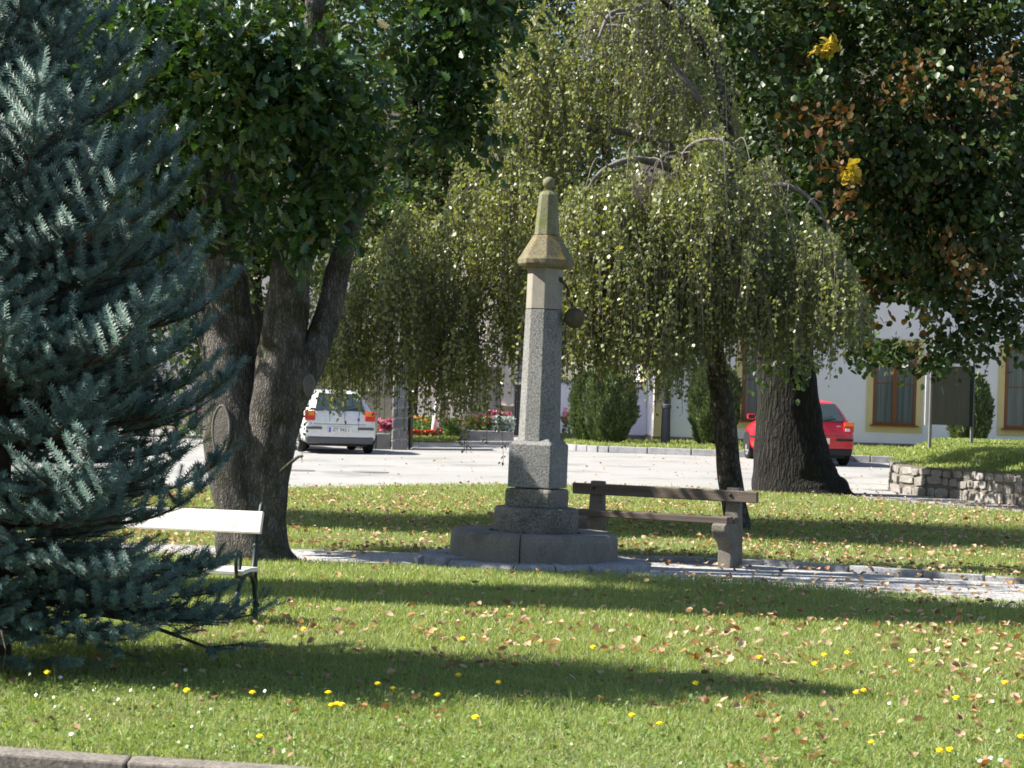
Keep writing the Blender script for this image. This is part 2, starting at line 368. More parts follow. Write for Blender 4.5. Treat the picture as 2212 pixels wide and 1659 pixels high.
# ------------------------------------------------------------------ setting: ground, lawns, road, path
def lin(pts):
    xs, ys = zip(*pts)
    return lambda x: np.interp(x, xs, ys)
kerb_y   = lin([(-9, 11.3), (-2.2, 9.82), (-.7, 9.50), (9, 7.4)])                       # lawn edge above the low front wall
path_lo  = lin([(-12, 22.2), (-2, 20.65), (-.7, 20.25), (1.3, 20.0), (2.2, 19.75), (3.1, 19.1), (4.1, 18.4), (12, 13.5)])
path_hi  = lin([(-12, 23.4), (-1.5, 22.1), (.8, 22.2), (2.4, 22.2), (3.5, 21.4), (4.6, 20.9), (12, 17.0)])
lawn_hi  = lin([(-14, 30), (-3.4, 34.5), (-1.5, 37), (0, 38.3), (1.9, 39), (3.75, 38.3), (5.4, 37.5), (6.3, 35.5), (7.5, 33.9), (14, 27)])
verge_lo = lin([(1.2, 58.5), (1.5, 56.6), (2.2, 55.6), (5, 54.2), (9, 53), (24, 50)])
def gza(X, Y): return np.array([gz(a, b) for a, b in zip(X.ravel(), Y.ravel())]).reshape(X.shape)
def sheet(name, lo, hi, x0, x1, nx, ny, z, m, skirt=0.0, bumpy=0.0):
    xs = np.linspace(x0, x1, nx); T = np.linspace(0, 1, ny)
    X = np.repeat(xs[:, None], ny, 1); L, H = lo(xs), hi(xs)
    Y = L[:, None] + (H-L)[:, None]*T[None]
    Z = gza(X, Y) + z
    if bumpy: Z = Z + bumpy*np.sin(X*1.9+Y*.7)*np.cos(Y*1.3-X*.4)
    if skirt:
        Z[:, 0] -= skirt; Z[:, -1] -= skirt; Z[0] -= skirt; Z[-1] -= skirt
    V = np.stack([X, Y, Z], -1).reshape(-1, 3)
    i, j = np.meshgrid(np.arange(nx-1), np.arange(ny-1), indexing='ij'); a = (i*ny+j).ravel()
    o = big_mesh(name, V, np.stack([a, a+ny, a+ny+1, a+1], 1), m, sm=True)
    o['kind'] = 'structure'; return o
cst = lambda c: (lambda x: np.full(np.shape(x), float(c)))
g = MB(); g.add([(-400,-60,-.6),(400,-60,-.6),(400,9.0,-.6),(-400,9.0,-.6)], [(0,1,2,3)])
o = g.build('lower_ground', M['ground']); o['kind'] = 'structure'
sheet('ground', cst(9.3), cst(900), -400, 400, 60, 60, -.06, M['ground'])
sheet('road', cst(26), cst(72), -40, 40, 81, 60, -.012, M['road'])
sheet('gravel_path', lambda x: path_lo(x)-.35, lambda x: path_hi(x)+.3, -11.5, 11.5, 47, 12, -.02, M['gravel'])
sheet('lawn', lambda x: kerb_y(x)+.02, lambda x: path_lo(x)-.02, -9, 9, 60, 40, 0.0, M['soil'], .05, .012)
sheet('far_lawn', lambda x: path_hi(x)+.02, lawn_hi, -11.5, 11.5, 60, 40, .005, M['soil'], .06, .015)
sheet('verge', verge_lo, cst(60.3), 1.35, 24, 50, 12, .12, M['soil'], .1)

# ------------------------------------------------------------------ grass
BT = np.array([[-.5,0,0],[.5,0,0],[-.38,.55,.10],[.38,.55,.10],[0,1,.36]])
BF = np.array([[0,1,3],[0,3,2],[2,3,4]])
def clear_of_stones(P): return np.hypot(P[:, 0]-.235, P[:, 1]-21.3) > 1.14
def grass(name, lo, hi, x0, x1, ymin, ymax, n, wid, hgt, zoff=0.0, label=None, dens=None, far_scale=True):
    X = rng.uniform(x0, x1, n*3); Y = ymin + (ymax-ymin)*rng.random(n*3)
    k = (Y > lo(X)) & (Y < hi(X)); X, Y = X[k], Y[k]
    Z = gza(X, Y) + zoff
    P = np.stack([X, Y, Z], 1); px, py = to_px(P)
    k = (px > -120) & (px < 2330) & (py < 1760)
    P = P[k]
    P = P[clear_of_stones(P)]
    P = P[:n]; n = len(P)
    a = rng.uniform(0, 2*pi, n); lean = rng.uniform(.05, .75, n)
    # tufts: neighbouring blades lean alike and vary in height together
    tv = np.sin(P[:, 0]*7.3+np.sin(P[:, 1]*5.1)*2)+np.sin(P[:, 1]*8.7+P[:, 0]*3.3)
    A = np.stack([np.cos(a)*lean, np.sin(a)*lean, np.ones(n)], 1)
    h = hgt*rng.uniform(.45, 1.15, n)*(1+.22*tv*.5)
    tall = rng.random(n) < .012; h = np.where(tall, h*1.9, h)
    A = norm(A); Hd = np.stack([np.cos(a), np.sin(a), np.zeros(n)], 1)
    S = norm(np.cross(A, Hd)); N2 = np.cross(S, A)
    rot = rng.uniform(-1.2, 1.2, n)[:, None]
    S = norm(S*np.cos(rot)+N2*np.sin(rot))
    wv = wid*rng.uniform(.7, 1.3, n)
    V = P[:, None] + BT[None, :, 0:1]*(S*wv[:, None])[:, None] + BT[None, :, 1:2]*(A*h[:, None])[:, None] + BT[None, :, 2:3]*((Hd-np.array([0,0,.35]))*(h*lean*1.3)[:, None])[:, None]
    FA = (BF[None]+(np.arange(n)*5)[:, None, None]).reshape(-1, 3)
    o = big_mesh(name, V.reshape(-1, 3), FA, M['grass'])
    return tag(o, label, 'grass', kind='stuff')
jag = lambda f, s: (lambda x: f(x) + s*(np.sin(np.asarray(x)*23)+np.sin(np.asarray(x)*51+1)))
grass('lawn_grass', lambda x: kerb_y(x)+.02, jag(lambda x: path_lo(x)-.02, .035), -4.9, 4.9, 9.2, 15.2, 135000, .0044, .050, label='short sunlit lawn grass in front of the stone pillory')
grass('lawn_grass', lambda x: kerb_y(x), jag(lambda x: path_lo(x)+.03, .035), -5.6, 5.6, 15.2, 21.3, 110000, .0058, .052, label='lawn grass reaching up to the gravel path')
grass('far_grass', jag(lambda x: path_hi(x)-.03, .04), jag(lawn_hi, .05), -9.5, 10, 20.5, 39.5, 140000, .009, .055, label='leaf strewn lawn grass between the gravel path and the road')
grass('verge_grass', lambda x: verge_lo(x)+.12, cst(60.2), 1.4, 15.5, 50.5, 60.2, 26000, .02, .11, .12, 'rough green verge grass along the foot of the white building')
# broad little leaves among the grass near the camera
n = 9000
X = rng.uniform(-2.8, 3.2, n); Y = kerb_y(X)+.03+rng.beta(1, 2.6, n)*4.5
P = np.stack([X, Y, gza(X, Y)+rng.uniform(.02, .062, n)], 1)
QL = np.array([[0,0,0],[.42,.45,.1],[0,1,0],[-.42,.45,.1]]); QF = np.array([[0,1,2,3]])
A = np.stack([rng.normal(0,1,n), rng.normal(0,1,n), rng.uniform(-.3,.7,n)], 1); Nn = np.stack([rng.normal(0,.45,n), rng.normal(0,.45,n), np.ones(n)], 1)
V, FA = place(QL, QF, P, A, Nn, rng.uniform(.012, .028, n))
tag(big_mesh('clover', V, FA, M['clover']), 'small round clover leaves among the grass by the front wall', 'clover', kind='stuff')

# ------------------------------------------------------------------ fallen leaves
def leaf_shape(curl, fold, seed, k=4):
    r = random.Random(seed); vs, fs = [], []
    wd = [.05, .34, .42, .30, .03]
    for i in range(k+1):
        t = i/k
        for j in (-1, 0, 1):
            x = j*wd[i]*(1+r.uniform(-.15, .15))
            z = curl*(t-.5)**2 + fold*abs(j)*wd[i] + r.uniform(-.03, .03)
            vs.append((x, t-.5, z))
    for i in range(k):
        for j in range(2):
            a = i*3+j; fs.append((a, a+1, a+4, a+3))
    return np.array(vs), np.array(fs)
SH = [leaf_shape(*q) for q in ((.9,.5,1),(.4,.9,2),(1.3,.2,3),(-.5,-.4,4),(.7,1.2,5))]
def litter_points(n, lo, hi, x0, x1, y0, y1, dens):
    X = rng.uniform(x0, x1, n*6); Y = rng.uniform(y0, y1, n*6)
    k = (Y > lo(X)) & (Y < hi(X)); X, Y = X[k], Y[k]
    P = np.stack([X, Y, gza(X, Y)], 1); px, py = to_px(P)
    P = P[(px > -20) & (px < 2240) & (py < 1680)]
    P = P[rng.random(len(P)) < dens(P)]
    return P[:n]
pf = litter_points(1800, lambda x: kerb_y(x)+.05, lambda x: path_lo(x), -5, 5, 9.6, 21, lambda P: np.clip(.10 + .55*np.exp(-((P[:,1]-14.6)/2.4)**2)*(.45+.5*(P[:,0] > -1.2)) + .22*(P[:,0] > 1), 0, 1)*1.0*(.55+.45*np.sin(P[:,0]*3.1+P[:,1]*2.3)*np.sin(P[:,1]*2.7-P[:,0])))
pm = litter_points(5200, lambda x: path_hi(x)-.1, lambda x: lawn_hi(x), -8, 9, 20.6, 39, lambda P: np.clip(.5 + 1.5*np.exp(-(P[:,1]-path_hi(P[:,0]))/.5) - .35*(P[:,1] > 33), .08, 1)*.55)
pg = litter_points(420, lambda x: path_lo(x), lambda x: path_hi(x), -4, 6, 18, 23, lambda P: np.clip(.1+.9*np.exp(-((path_hi(P[:,0])-P[:,1])/.35))+.5*(P[:,0] > 1.2), 0, 1)*.6)
pr = litter_points(1500, lambda x: lawn_hi(x), cst(56), -4, 13, 33, 54, lambda P: np.clip(.03+1.2*np.exp(-np.abs(P[:,1]-lawn_hi(P[:,0])-1.0)/1.5)*(P[:,0] > 4.6), 0, 1))
pf[:, 2] += rng.uniform(.018, .05, len(pf)); pm[:, 2] += rng.uniform(.02, .06, len(pm)); pg[:, 2] += .008; pr[:, 2] += .008
order = np.argsort(pf[:, 1]); near = pf[order[:300]]; rest = np.concatenate([pf[order[300:]], pm, pg, pr])
protos = []
for i, (T, FT) in enumerate(SH):
    me = bpy.data.meshes.new('fallen_leaf'); me.from_pydata([tuple(v) for v in T], [], [tuple(f) for f in FT]); me.materials.append(M['litter1'])
    me.polygons.foreach_set('use_smooth', [True]*len(FT)); protos.append(me)
for i, p in enumerate(near):
    o = link(bpy.data.objects.new('fallen_leaf', protos[i % 5])); o.location = p
    s = random.uniform(.032, .060); o.scale = (s, s, s)
    o.rotation_euler = (random.gauss(0, .4), random.gauss(0, .4), random.uniform(0, 6.28))
    tag(o, 'dry curled brown leaf lying in the front lawn grass', 'leaf', 'fallen leaves on the front lawn')
parts = []
for i in range(5):
    q = rest[i::5]; k = len(q); a = rng.uniform(0, 6.28, k)
    A = np.stack([np.cos(a), np.sin(a), rng.normal(0, .35, k)], 1); Nn = np.stack([rng.normal(0,.4,k), rng.normal(0,.4,k), np.ones(k)], 1)
    parts.append(place(*SH[i], q, A, Nn, rng.uniform(.032, .068, k)))
V, FA = merge(parts)
tag(big_mesh('leaf_litter', V, FA, M['litter'], sm=True), 'brown and tan fallen leaves scattered over the lawns and path', 'leaves', kind='stuff')

# ------------------------------------------------------------------ trees
def curve_pts(ctrl, n):
    """smooth path with radius through (x,y,z,r) control points"""
    C = np.array([list(c) for c in ctrl], float); m = len(C); out = []
    E = np.vstack([2*C[0]-C[1], C, 2*C[-1]-C[-2]])
    for i in range(m-1):
        p0, p1, p2, p3 = E[i:i+4]
        for t in np.linspace(0, 1, n, endpoint=False):
            out.append(.5*((2*p1)+(-p0+p2)*t+(2*p0-5*p1+4*p2-p3)*t*t+(-p0+3*p1-3*p2+p3)*t**3))
    out.append(C[-1]); out = np.array(out)
    return [tuple(q[:3]) for q in out], [max(.003, q[3]) for q in out]
def limb(mb, pix, n=6, sides=10, wob=.06):
    """pix: (px, py, depth, radius)"""
    p, r = curve_pts([(*at(a, b, d), rr) for a, b, d, rr in pix], n)
    mb.tube(p, r, sides, True, 0, wob)
LEAF6 = np.array([[0,0,0],[.30,.28,.06],[.27,.7,.05],[0,1,-.03],[-.27,.7,.05],[-.30,.28,.06]])
LEAF6F = np.array([[0,1,2,3],[0,3,4,5]])
OAKL = np.array([[0,0,0],[.07,.12,.01],[.20,.20,.04],[.13,.31,.02],[.31,.44,.07],[.18,.54,.03],[.34,.70,.06],[.19,.78,.03],[.20,.92,.0],[0,1,-.06],[-.20,.92,.0],[-.19,.78,.03],[-.34,.70,.06],[-.18,.54,.03],[-.31,.44,.07],[-.13,.31,.02],[-.20,.20,.04],[-.07,.12,.01]]); OAKF = np.array([[0,1,2,3,4,5,6,7,8,9],[0,9,10,11,12,13,14,15,16,17]])
LEAF4 = np.array([[0,0,0],[.38,.42,.05],[0,1,-.04],[-.38,.42,.05]]); LEAF4F = np.array([[0,1,2,3]])
def sun_ground(P):
    """where the sunbeam through each point meets the ground"""
    t = P[:, 2]/SUN[2]
    return P[:, :2] - SUN[None, :2]*t[:, None]
def blob_leaves(blobs, d0, size, T, FT, dens, spread=.2, droop=.5, nper=26, reject=None, ratio=.85, shell=.45):
    """leaf sprays filling ellipsoids given as (px, py, rx, ry, depth shift[, weight])"""
    Ps, Cs = [], []
    for b in blobs:
        px, py, rx, ry, dd = b[:5]; wgt = b[5] if len(b) > 5 else 1.0
        d = d0+dd; c = np.array(at(px, py, d)); k = d/F; R = np.array([rx*k, max(rx, ry)*k*ratio, ry*k])
        vol = R[0]*R[1]*R[2]*4.19; nc = max(4, int(dens*wgt*vol/nper))
        u = norm(rng.normal(0, 1, (nc, 3)))*(rng.random((nc, 1))**shell)
        cc = c+u*R
        tw = norm(u*R + np.stack([rng.normal(0,.25,nc), rng.normal(0,.25,nc), rng.normal(.0,.25,nc)], 1))
        t = rng.uniform(-1, 1, (nc, nper, 1))
        P = cc[:, None]+tw[:, None]*t*spread*1.5+rng.normal(0, spread*.42, (nc, nper, 3))
        Ps.append(P.reshape(-1, 3)); Cs.append(np.repeat(tw[:, None], nper, 1).reshape(-1, 3))
    P = np.concatenate(Ps); tw = np.concatenate(Cs)
    if reject is not None:
        k = ~reject(P); P, tw = P[k], tw[k]
    n = len(P)
    A = norm(tw*.6 + rng.normal(0, .6, (n, 3)) + np.array([0,0,-droop]))
    Nn = norm(np.stack([rng.normal(0,.55,n), rng.normal(0,.55,n), np.ones(n)*.8], 1))
    V, FA = place(T, FT, P, A, Nn, size*rng.uniform(.65, 1.15, n))
    return V, FA, n

# --- oak on the left
b = at(545, 1205, 20.7)
OAK = thing('oak_tree', (b.x, 20.7, 0), 'broad oak with forked grey trunk behind the white bench', 'tree')
mb = MB()
D = 20.7
limb(mb, [(552,1225,D,.40),(548,1180,D,.33),(532,1080,D,.30),(515,980,D,.295),(503,880,D+.05,.27),(497,760,D+.1,.235),(492,620,D+.15,.20),(482,480,D+.2,.17),(470,300,D+.3,.14),(470,100,D+.4,.11),(480,-150,D+.4,.08)], 7, 22, .05)
limb(mb, [(548,1120,D-.02,.27),(572,1000,D-.05,.25),(592,900,D-.08,.245),(606,800,D-.1,.225),(618,690,D-.1,.20),(630,570,D-.1,.175),(648,420,D-.1,.15),(665,250,D-.1,.12),(680,50,D,.10),(690,-150,D,.07)], 7, 22, .05)
limb(mb, [(592,930,D-.1,.15),(640,830,D-.12,.165),(680,760,D-.1,.135),(708,680,D,.118),(728,590,D+.1,.11),(760,490,D-.02,.085),(795,410,D-.15,.05),(812,360,D-.2,.02)], 6, 16, .06)
limb(mb, [(470,800,D+.15,.10),(430,650,D+.3,.10),(395,540,D+.5,.085),(350,430,D+.7,.06),(280,320,D+.9,.04)], 6, 10, .05)
limb(mb, [(484,500,D+.2,.08),(430,380,D+.1,.06),(350,250,D-.2,.04),(280,170,D-.5,.02)], 5, 8)
limb(mb, [(652,380,D-.1,.07),(700,300,D-.2,.05),(740,220,D-.35,.03),(760,160,D-.4,.015)], 5, 8)
limb(mb, [(560,640,D-.05,.012),(520,570,D-.2,.01),(470,560,D-.4,.006)], 4, 5)
limb(mb, [(605,1020,D-.3,.02),(640,990,D-.45,.015),(655,985,D-.5,.008)], 4, 5)
mb.build('trunk', M['oakbark'], OAK, sm=True)
def scar2(px, py, d, rx, ry, yaw, par):
    c = at(px, py, d); R = Matrix.Rotation(yaw, 3, 'Z'); ring, core = MB(), MB()
    ring.tube([c + R @ Vector((rx*cos(a)*(1+.06*sin(3*a)), 0, ry*sin(a))) for a in np.linspace(0, 2*pi, 25)], .013, 8, False, 0, .2)
    core.prism([(rx*.96*cos(a), ry*.96*sin(a)) for a in np.linspace(0, 2*pi, 24, endpoint=False)], .06, lambda u, v, t: c + R @ Vector((u, t-.008, v)))
    ro = ring.build('pruning_scar', M['scar'], par, sm=True)
    off = Vector(par.location); core.v = [tuple(Vector(v)-off) for v in core.v]
    core.build('scar_core', M['scarcore'], ro, local=True)
scar2(668, 832, D-.265, .045, .09, radians(25), OAK)
scar2(478, 930, D-.262, .085, .22, radians(-24), OAK)
PIL = np.array([.255, 21.3])
def sunlit_gaps(P):
    """openings in the crowns: the sun reaches the pillory, the bench boards and parts of the lawn through them"""
    # distance of each leaf from the sunbeams that reach the pillory's upper part
    q = P - np.array([PIL[0], PIL[1], 2.7]); t = q@SUN
    r = q - t[:, None]*SUN
    side = r[:, 0]*SUN[1]/cos(SUN_EL) - r[:, 1]*SUN[0]/cos(SUN_EL)
    g = sun_ground(P)
    lat = (g[:, 0]-PIL[0])*sin(SUN_BACK) + (g[:, 1]-PIL[1])*cos(SUN_BACK)
    along = (g[:, 0]-PIL[0])*cos(SUN_BACK) - (g[:, 1]-PIL[1])*sin(SUN_BACK)
    pil = (lat > -.30) & (lat < .42) & (along > .9) & (along < 4.6)
    pth = (g[:, 0] > 1.0) & (g[:, 1] > path_lo(g[:, 0])-.1) & (g[:, 1] < path_hi(g[:, 0])-.1) & (rng.random(len(P)) < .96)
    return pil | pth
oak_blobs = [(560,40,300,170,0),(320,150,210,190,-.5),(820,110,230,190,.3),(700,300,210,160,-.2),(330,370,190,150,.5),(890,320,150,110,.5),(640,430,170,100,-.2),(775,470,95,95,.2),
             (130,90,200,190,0),(560,230,230,170,-1.0),(450,420,120,110,.8),(200,480,160,150,1.0),(950,200,110,150,.8),(470,530,70,70,-.35,.6),(560,-170,430,170,.2,.55),(850,-150,260,150,.4,.55),(250,-150,260,150,.4,.55),(700,520,90,60,.3),(980,90,130,130,.9),(1000,250,90,90,1.0),(830,420,130,90,.9),(250,560,150,120,1.3),(120,330,170,150,.8),(930,10,160,120,-.4),(600,350,200,140,1.6),(400,250,220,170,1.5),(610,180,170,150,-1.9),(680,390,130,120,-1.0),(480,150,170,150,-1.7),(640,500,110,60,-.6),(360,120,170,140,-1.3),(650,480,130,80,-.9),(720,400,140,110,-1.0),(800,300,140,120,-1.2),(740,230,150,120,-1.4),(600,-60,330,110,-.6),(1010,-10,150,100,.6),(1060,90,70,90,1.2,.8),(330,-10,200,80,-.5)]
V, FA, n = blob_leaves(oak_blobs, 20.9, .125, OAKL, OAKF, 1350, .17, .35, 24, sunlit_gaps)
big_mesh('crown', V, FA, M['oakleaf'], OAK); print('oak leaves', n)

# --- weeping birch in the middle
BD = 27.4
b = at(1590, 1143, BD)
BIR = thing('weeping_birch', (b.x, BD, gz(b.x, BD)), 'weeping birch with long hanging strands behind the plank bench', 'tree')
mb = MB()
limb(mb, [(1597,1165,BD,.20),(1592,1130,BD,.155),(1578,1040,BD,.145),(1570,950,BD,.14),(1556,850,BD,.13),(1540,740,BD,.12),(1530,640,BD,.115),(1538,540,BD,.105),(1560,440,BD,.09),(1575,300,BD+.3,.075),(1530,120,BD+.6,.06),(1420,-20,BD+.8,.045)], 6, 14, .06)
arches = [[(1555,470,BD,.07),(1500,400,BD-.3,.06),(1440,360,BD-.7,.05),(1370,345,BD-1,.04),(1300,370,BD-1.2,.025),(1250,440,BD-1.3,.012)],
          [(1572,330,BD+.3,.06),(1500,200,BD+.2,.05),(1400,90,BD+.3,.035),(1330,55,BD+.5,.02),(1250,75,BD+.6,.012),(1190,140,BD+.6,.006)],
          [(1560,420,BD+.2,.06),(1450,320,BD+.6,.05),(1300,280,BD+.9,.042),(1150,310,BD+1,.035),(1020,400,BD+1,.025),(900,540,BD+1,.018),(800,660,BD+1,.01)],
          [(1538,560,BD,.05),(1440,520,BD+.6,.045),(1300,480,BD+.9,.04),(1180,520,BD+.8,.035),(1080,600,BD+.6,.028),(1010,700,BD+.4,.02),(990,760,BD+.4,.012)],
          [(1550,500,BD,.05),(1620,420,BD-.3,.045),(1690,400,BD-.5,.035),(1760,440,BD-.6,.025),(1810,540,BD-.7,.012)],
          [(1545,520,BD-.1,.045),(1500,420,BD-.8,.04),(1480,330,BD-1.2,.03),(1540,300,BD-1.5,.02),(1600,330,BD-1.6,.012)],
          [(1420,-10,BD+.8,.045),(1380,20,BD+.2,.04),(1320,30,BD-.2,.03),(1290,90,BD-.5,.015)],
          [(1180,520,BD+.8,.03),(1090,500,BD+1.2,.025),(960,560,BD+1.4,.02),(860,700,BD+1.5,.012)]]
mb.build('trunk', M['birchbark'], BIR, sm=True)
mb = MB()
for a in arches: limb(mb, a, 5, 7, .05)
for q in range(60):                                 # forked bare twigs along the arching limbs
    a = arches[q % len(arches)]; p = a[rng.integers(1, len(a)-1)]; x_, y_, d_ = p[0]+rng.normal(0,20), p[1]+rng.normal(0,8), p[2]
    sx = rng.uniform(-110, 60); limb(mb, [(x_,y_,d_,.011),(x_+sx*.45,y_-rng.uniform(-5,22),d_-.2,.008),(x_+sx*.8,y_+rng.uniform(15,50),d_-.3,.006),(x_+sx,y_+rng.uniform(70,150),d_-.3,.003)], 4, 5)
mb.build('branches', mat('birch_branch_bark', [(.09,.08,.072),(.2,.18,.165)], 12, .9, .008, 30), BIR, sm=True)
bot_f = lin([(660,770),(700,815),(745,835),(780,865),(830,885),(870,850),(920,880),(960,900),(1000,945),(1040,905),(1075,840),(1120,800),(1230,805),(1300,815),(1350,785),(1430,830),(1480,825),(1510,775),(1600,770),(1680,780),(1740,790),(1790,760),(1850,700)])
def cascade(n, ridge, low, dz, thick, tiers):
    """strands hung from tiers of drooping branches between a ridge and a lower limit"""
    rx = [q[0] for q in ridge]; X = rng.uniform(rx[0], rx[-1], n); tp = np.interp(X, rx, [q[1] for q in ridge])
    tp = tp + 16*np.sin(X*.041+dz)+10*np.sin(X*.097+2*dz); bt = low(X)
    u = rng.choice(tiers, n)+rng.exponential(.06, n); Yt = tp+(bt-tp)*np.clip(u, 0, .92)+rng.normal(0, 8, n)
    wisp = np.sin(X*.058+u*9+dz)+np.sin(X*.023-u*5+2*dz)+.7*np.sin(X*.13+u*3)
    k = rng.random(n) < np.clip(.45+.4*wisp, .03, 1); X, Yt, bt = X[k], Yt[k], bt[k]; m = len(X)
    return X, Yt, bt+30*np.sin(X*.06+dz*3)+rng.normal(0, 34, m)-15, BD+dz+rng.normal(0, thick, m), rng.uniform(.45, 1.7, m)
flat = lambda y: (lambda X: np.full(np.shape(X), float(y)))
cas = [cascade(3000, [(1020,190),(1080,60),(1160,-30),(1300,-110),(1450,-90),(1540,40),(1590,200)], lin([(1020,430),(1200,420),(1330,330),(1480,320),(1590,400)]), 1.1, .7, [0,.12,.3,.5,.7]),
       cascade(3600, [(668,660),(740,570),(820,500),(900,430),(980,380),(1060,330),(1140,320),(1230,380)], bot_f, .7, .6, [0,.1,.25,.42,.6]),
       cascade(3000, [(1190,520),(1240,410),(1300,362),(1370,342),(1450,365),(1500,440),(1530,560)], bot_f, -1.1, .5, [0,.08,.22,.4,.6]),
       cascade(3000, [(1430,360),(1500,280),(1580,275),(1640,330),(1710,420),(1790,500),(1855,600)], bot_f, -.7, .6, [0,.1,.25,.42,.6]),
       cascade(1300, [(1000,420),(1130,400),(1260,430),(1420,430),(1530,480)], bot_f, 1.6, .6, [.1,.3,.5,.7])]
X, Yt, Yb, dep, L = (np.concatenate([c[q] for c in cas]) for q in range(5))
# a few stray strands that hang lowest in front of the white car, and by the planter
xs = np.array([742,752,735,775,728,990,1003,1015,985,1030,1005,1048,715,700,1470,1455]); X = np.append(X, xs); dep = np.append(dep, BD+rng.uniform(-1.5,.5,len(xs)))
Yt = np.append(Yt, np.array([720,740,700,700,690,740,760,750,700,740,690,700,690,680,690,700])); Yb = np.append(Yb, np.array([1005,975,915,890,900,965,975,960,950,955,930,900,860,830,830,815])); L = np.append(L, np.full(len(xs), 2.6))
LV, TW = [], MB(); strandP, strandA = [], []
twV, twF, base = [], [], 0
c_, s_ = cos(ROLL), sin(ROLL)
for i in range(len(X)):
    p0 = np.array(at(X[i], Yt[i], dep[i])); zb = at(X[i], Yb[i], dep[i]).z
    ln = min(L[i], p0[2]-zb)
    if ln < .12: continue
    m = max(3, int(ln/.16)); tt = np.linspace(0, 1, m+1)
    dirx = rng.normal(0, .16) - .12*np.sign(1540-X[i])*0; diry = rng.normal(0, .14)
    arch = .22*min(1, ln)
    path = np.stack([p0[0]+dirx*ln*np.sin(tt*1.6)+rng.normal(0,.006,m+1).cumsum(), p0[1]+diry*ln*np.sin(tt*1.6), p0[2]-ln*tt**1.15+.05*np.sin(tt*3)], 1)
    # twig: thin three-sided thread
    r = .0036
    for k in range(m+1):
        for a in (0, 2.1, 4.2): twV.append(path[k]+np.array([r*cos(a), r*sin(a), 0]))
    for k in range(m):
        for a in range(3):
            twF.append((base+k*3+a, base+k*3+(a+1) % 3, base+k*3+3+(a+1) % 3, base+k*3+3+a))
    base += 3*(m+1)
    bare = rng.random() < .12
    nl = int(ln/.026*rng.uniform(.5, 1.15)*(.12 if bare else 1))
    if nl < 1: continue
    q = rng.random(nl); idx = q*m; i0 = np.minimum(idx.astype(int), m-1); fr = (idx-i0)[:, None]
    P = path[i0]*(1-fr)+path[i0+1]*fr + rng.normal(0, .028, (nl, 3))
    strandP.append(P)
P = np.concatenate(strandP)
def birch_gap(P):
    g = sun_ground(P)
    return np.zeros(len(P), bool)
n = len(P); print('birch leaves', n)
A = norm(np.stack([rng.normal(0,.55,n), rng.normal(0,.55,n), rng.uniform(-1.1,-.2,n)], 1))
Nn = norm(rng.normal(0, 1, (n, 3))+np.array([-.3,-.1,.35]))
V, FA = place(LEAF4, LEAF4F, P, A, Nn, .056*rng.uniform(.6, 1.15, n))
big_mesh('crown', V, FA, M['birchleaf'], BIR)
big_mesh('hanging_twigs', np.array(twV), np.array(twF), M['twig'], BIR)

# --- old linden on the right
LD = 38.6
b = at(1715, 1066, LD)
LIN = thing('linden_tree', (b.x, LD, gz(b.x, LD)), 'massive old linden with dark flared trunk in front of the red car', 'tree')
mb = MB()
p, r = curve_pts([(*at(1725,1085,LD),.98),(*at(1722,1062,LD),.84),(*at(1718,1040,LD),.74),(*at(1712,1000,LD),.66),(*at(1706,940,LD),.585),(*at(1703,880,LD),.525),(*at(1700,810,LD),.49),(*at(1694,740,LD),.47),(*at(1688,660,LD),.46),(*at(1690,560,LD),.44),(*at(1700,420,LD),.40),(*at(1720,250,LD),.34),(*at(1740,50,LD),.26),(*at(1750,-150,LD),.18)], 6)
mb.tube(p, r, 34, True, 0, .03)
limb(mb, [(1690,640,LD,.25),(1640,520,LD-.8,.2),(1600,400,LD-1.6,.15),(1580,250,LD-2.2,.09),(1570,100,LD-2.6,.05)], 5, 10)
limb(mb, [(1700,560,LD,.24),(1800,440,LD-1,.2),(1900,340,LD-2.2,.15),(2010,240,LD-3.2,.1),(2120,170,LD-4,.05)], 5, 10)
limb(mb, [(1705,480,LD-.2,.2),(1790,520,LD-1.6,.16),(1890,560,LD-3,.12),(1990,620,LD-4,.08),(2080,690,LD-4.6,.04)], 5, 9)
limb(mb, [(1700,620,LD-.1,.14),(1760,660,LD-.8,.1),(1820,700,LD-1.4,.07),(1880,750,LD-2,.035)], 5, 8)
limb(mb, [(1720,250,LD,.2),(1850,130,LD+.5,.15),(1990,20,LD+1,.1)], 4, 9)
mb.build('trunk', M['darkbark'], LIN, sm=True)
lin_blobs = [(1740,60,230,170,-3),(2040,90,240,190,-4),(1890,270,270,180,-5),(1745,400,160,150,-4),(2110,380,190,190,-5),(1950,500,230,130,-5),(1690,560,110,110,-2.5),(2090,640,120,120,-5),(1860,650,100,100,-3),(2190,560,120,150,-4.5),
             (1610,200,90,160,-2),(1690,720,70,70,-1),(1990,690,90,70,-4.8),(2090,745,85,55,-5),(1830,735,65,45,-2.6),(2190,700,70,60,-5),(1620,330,80,110,-1.5,.7),(1640,480,80,120,-1.5,.8),(1930,740,40,30,-4.2),(2240,250,120,200,-3),(1920,630,80,60,-4.2),(1850,585,80,60,-3.6),(1800,180,220,200,0),(2050,330,220,220,0),(1850,440,200,150,0),(1960,10,200,120,-2),
             (1760,-120,300,120,-2,.4),(2100,-120,300,120,-2,.4),(1780,560,150,120,1),(2000,560,200,110,0),(1560,420,130,150,2.5),(1600,600,120,110,2),(1500,250,150,160,3),(1640,640,90,80,-1.5),(1760,660,80,70,-1.2),(1530,70,110,140,-5.5),(1590,-30,160,110,-5),(2150,-10,170,90,-4.5),(1900,-30,200,90,-4.5),(1660,140,120,130,-5.5)]
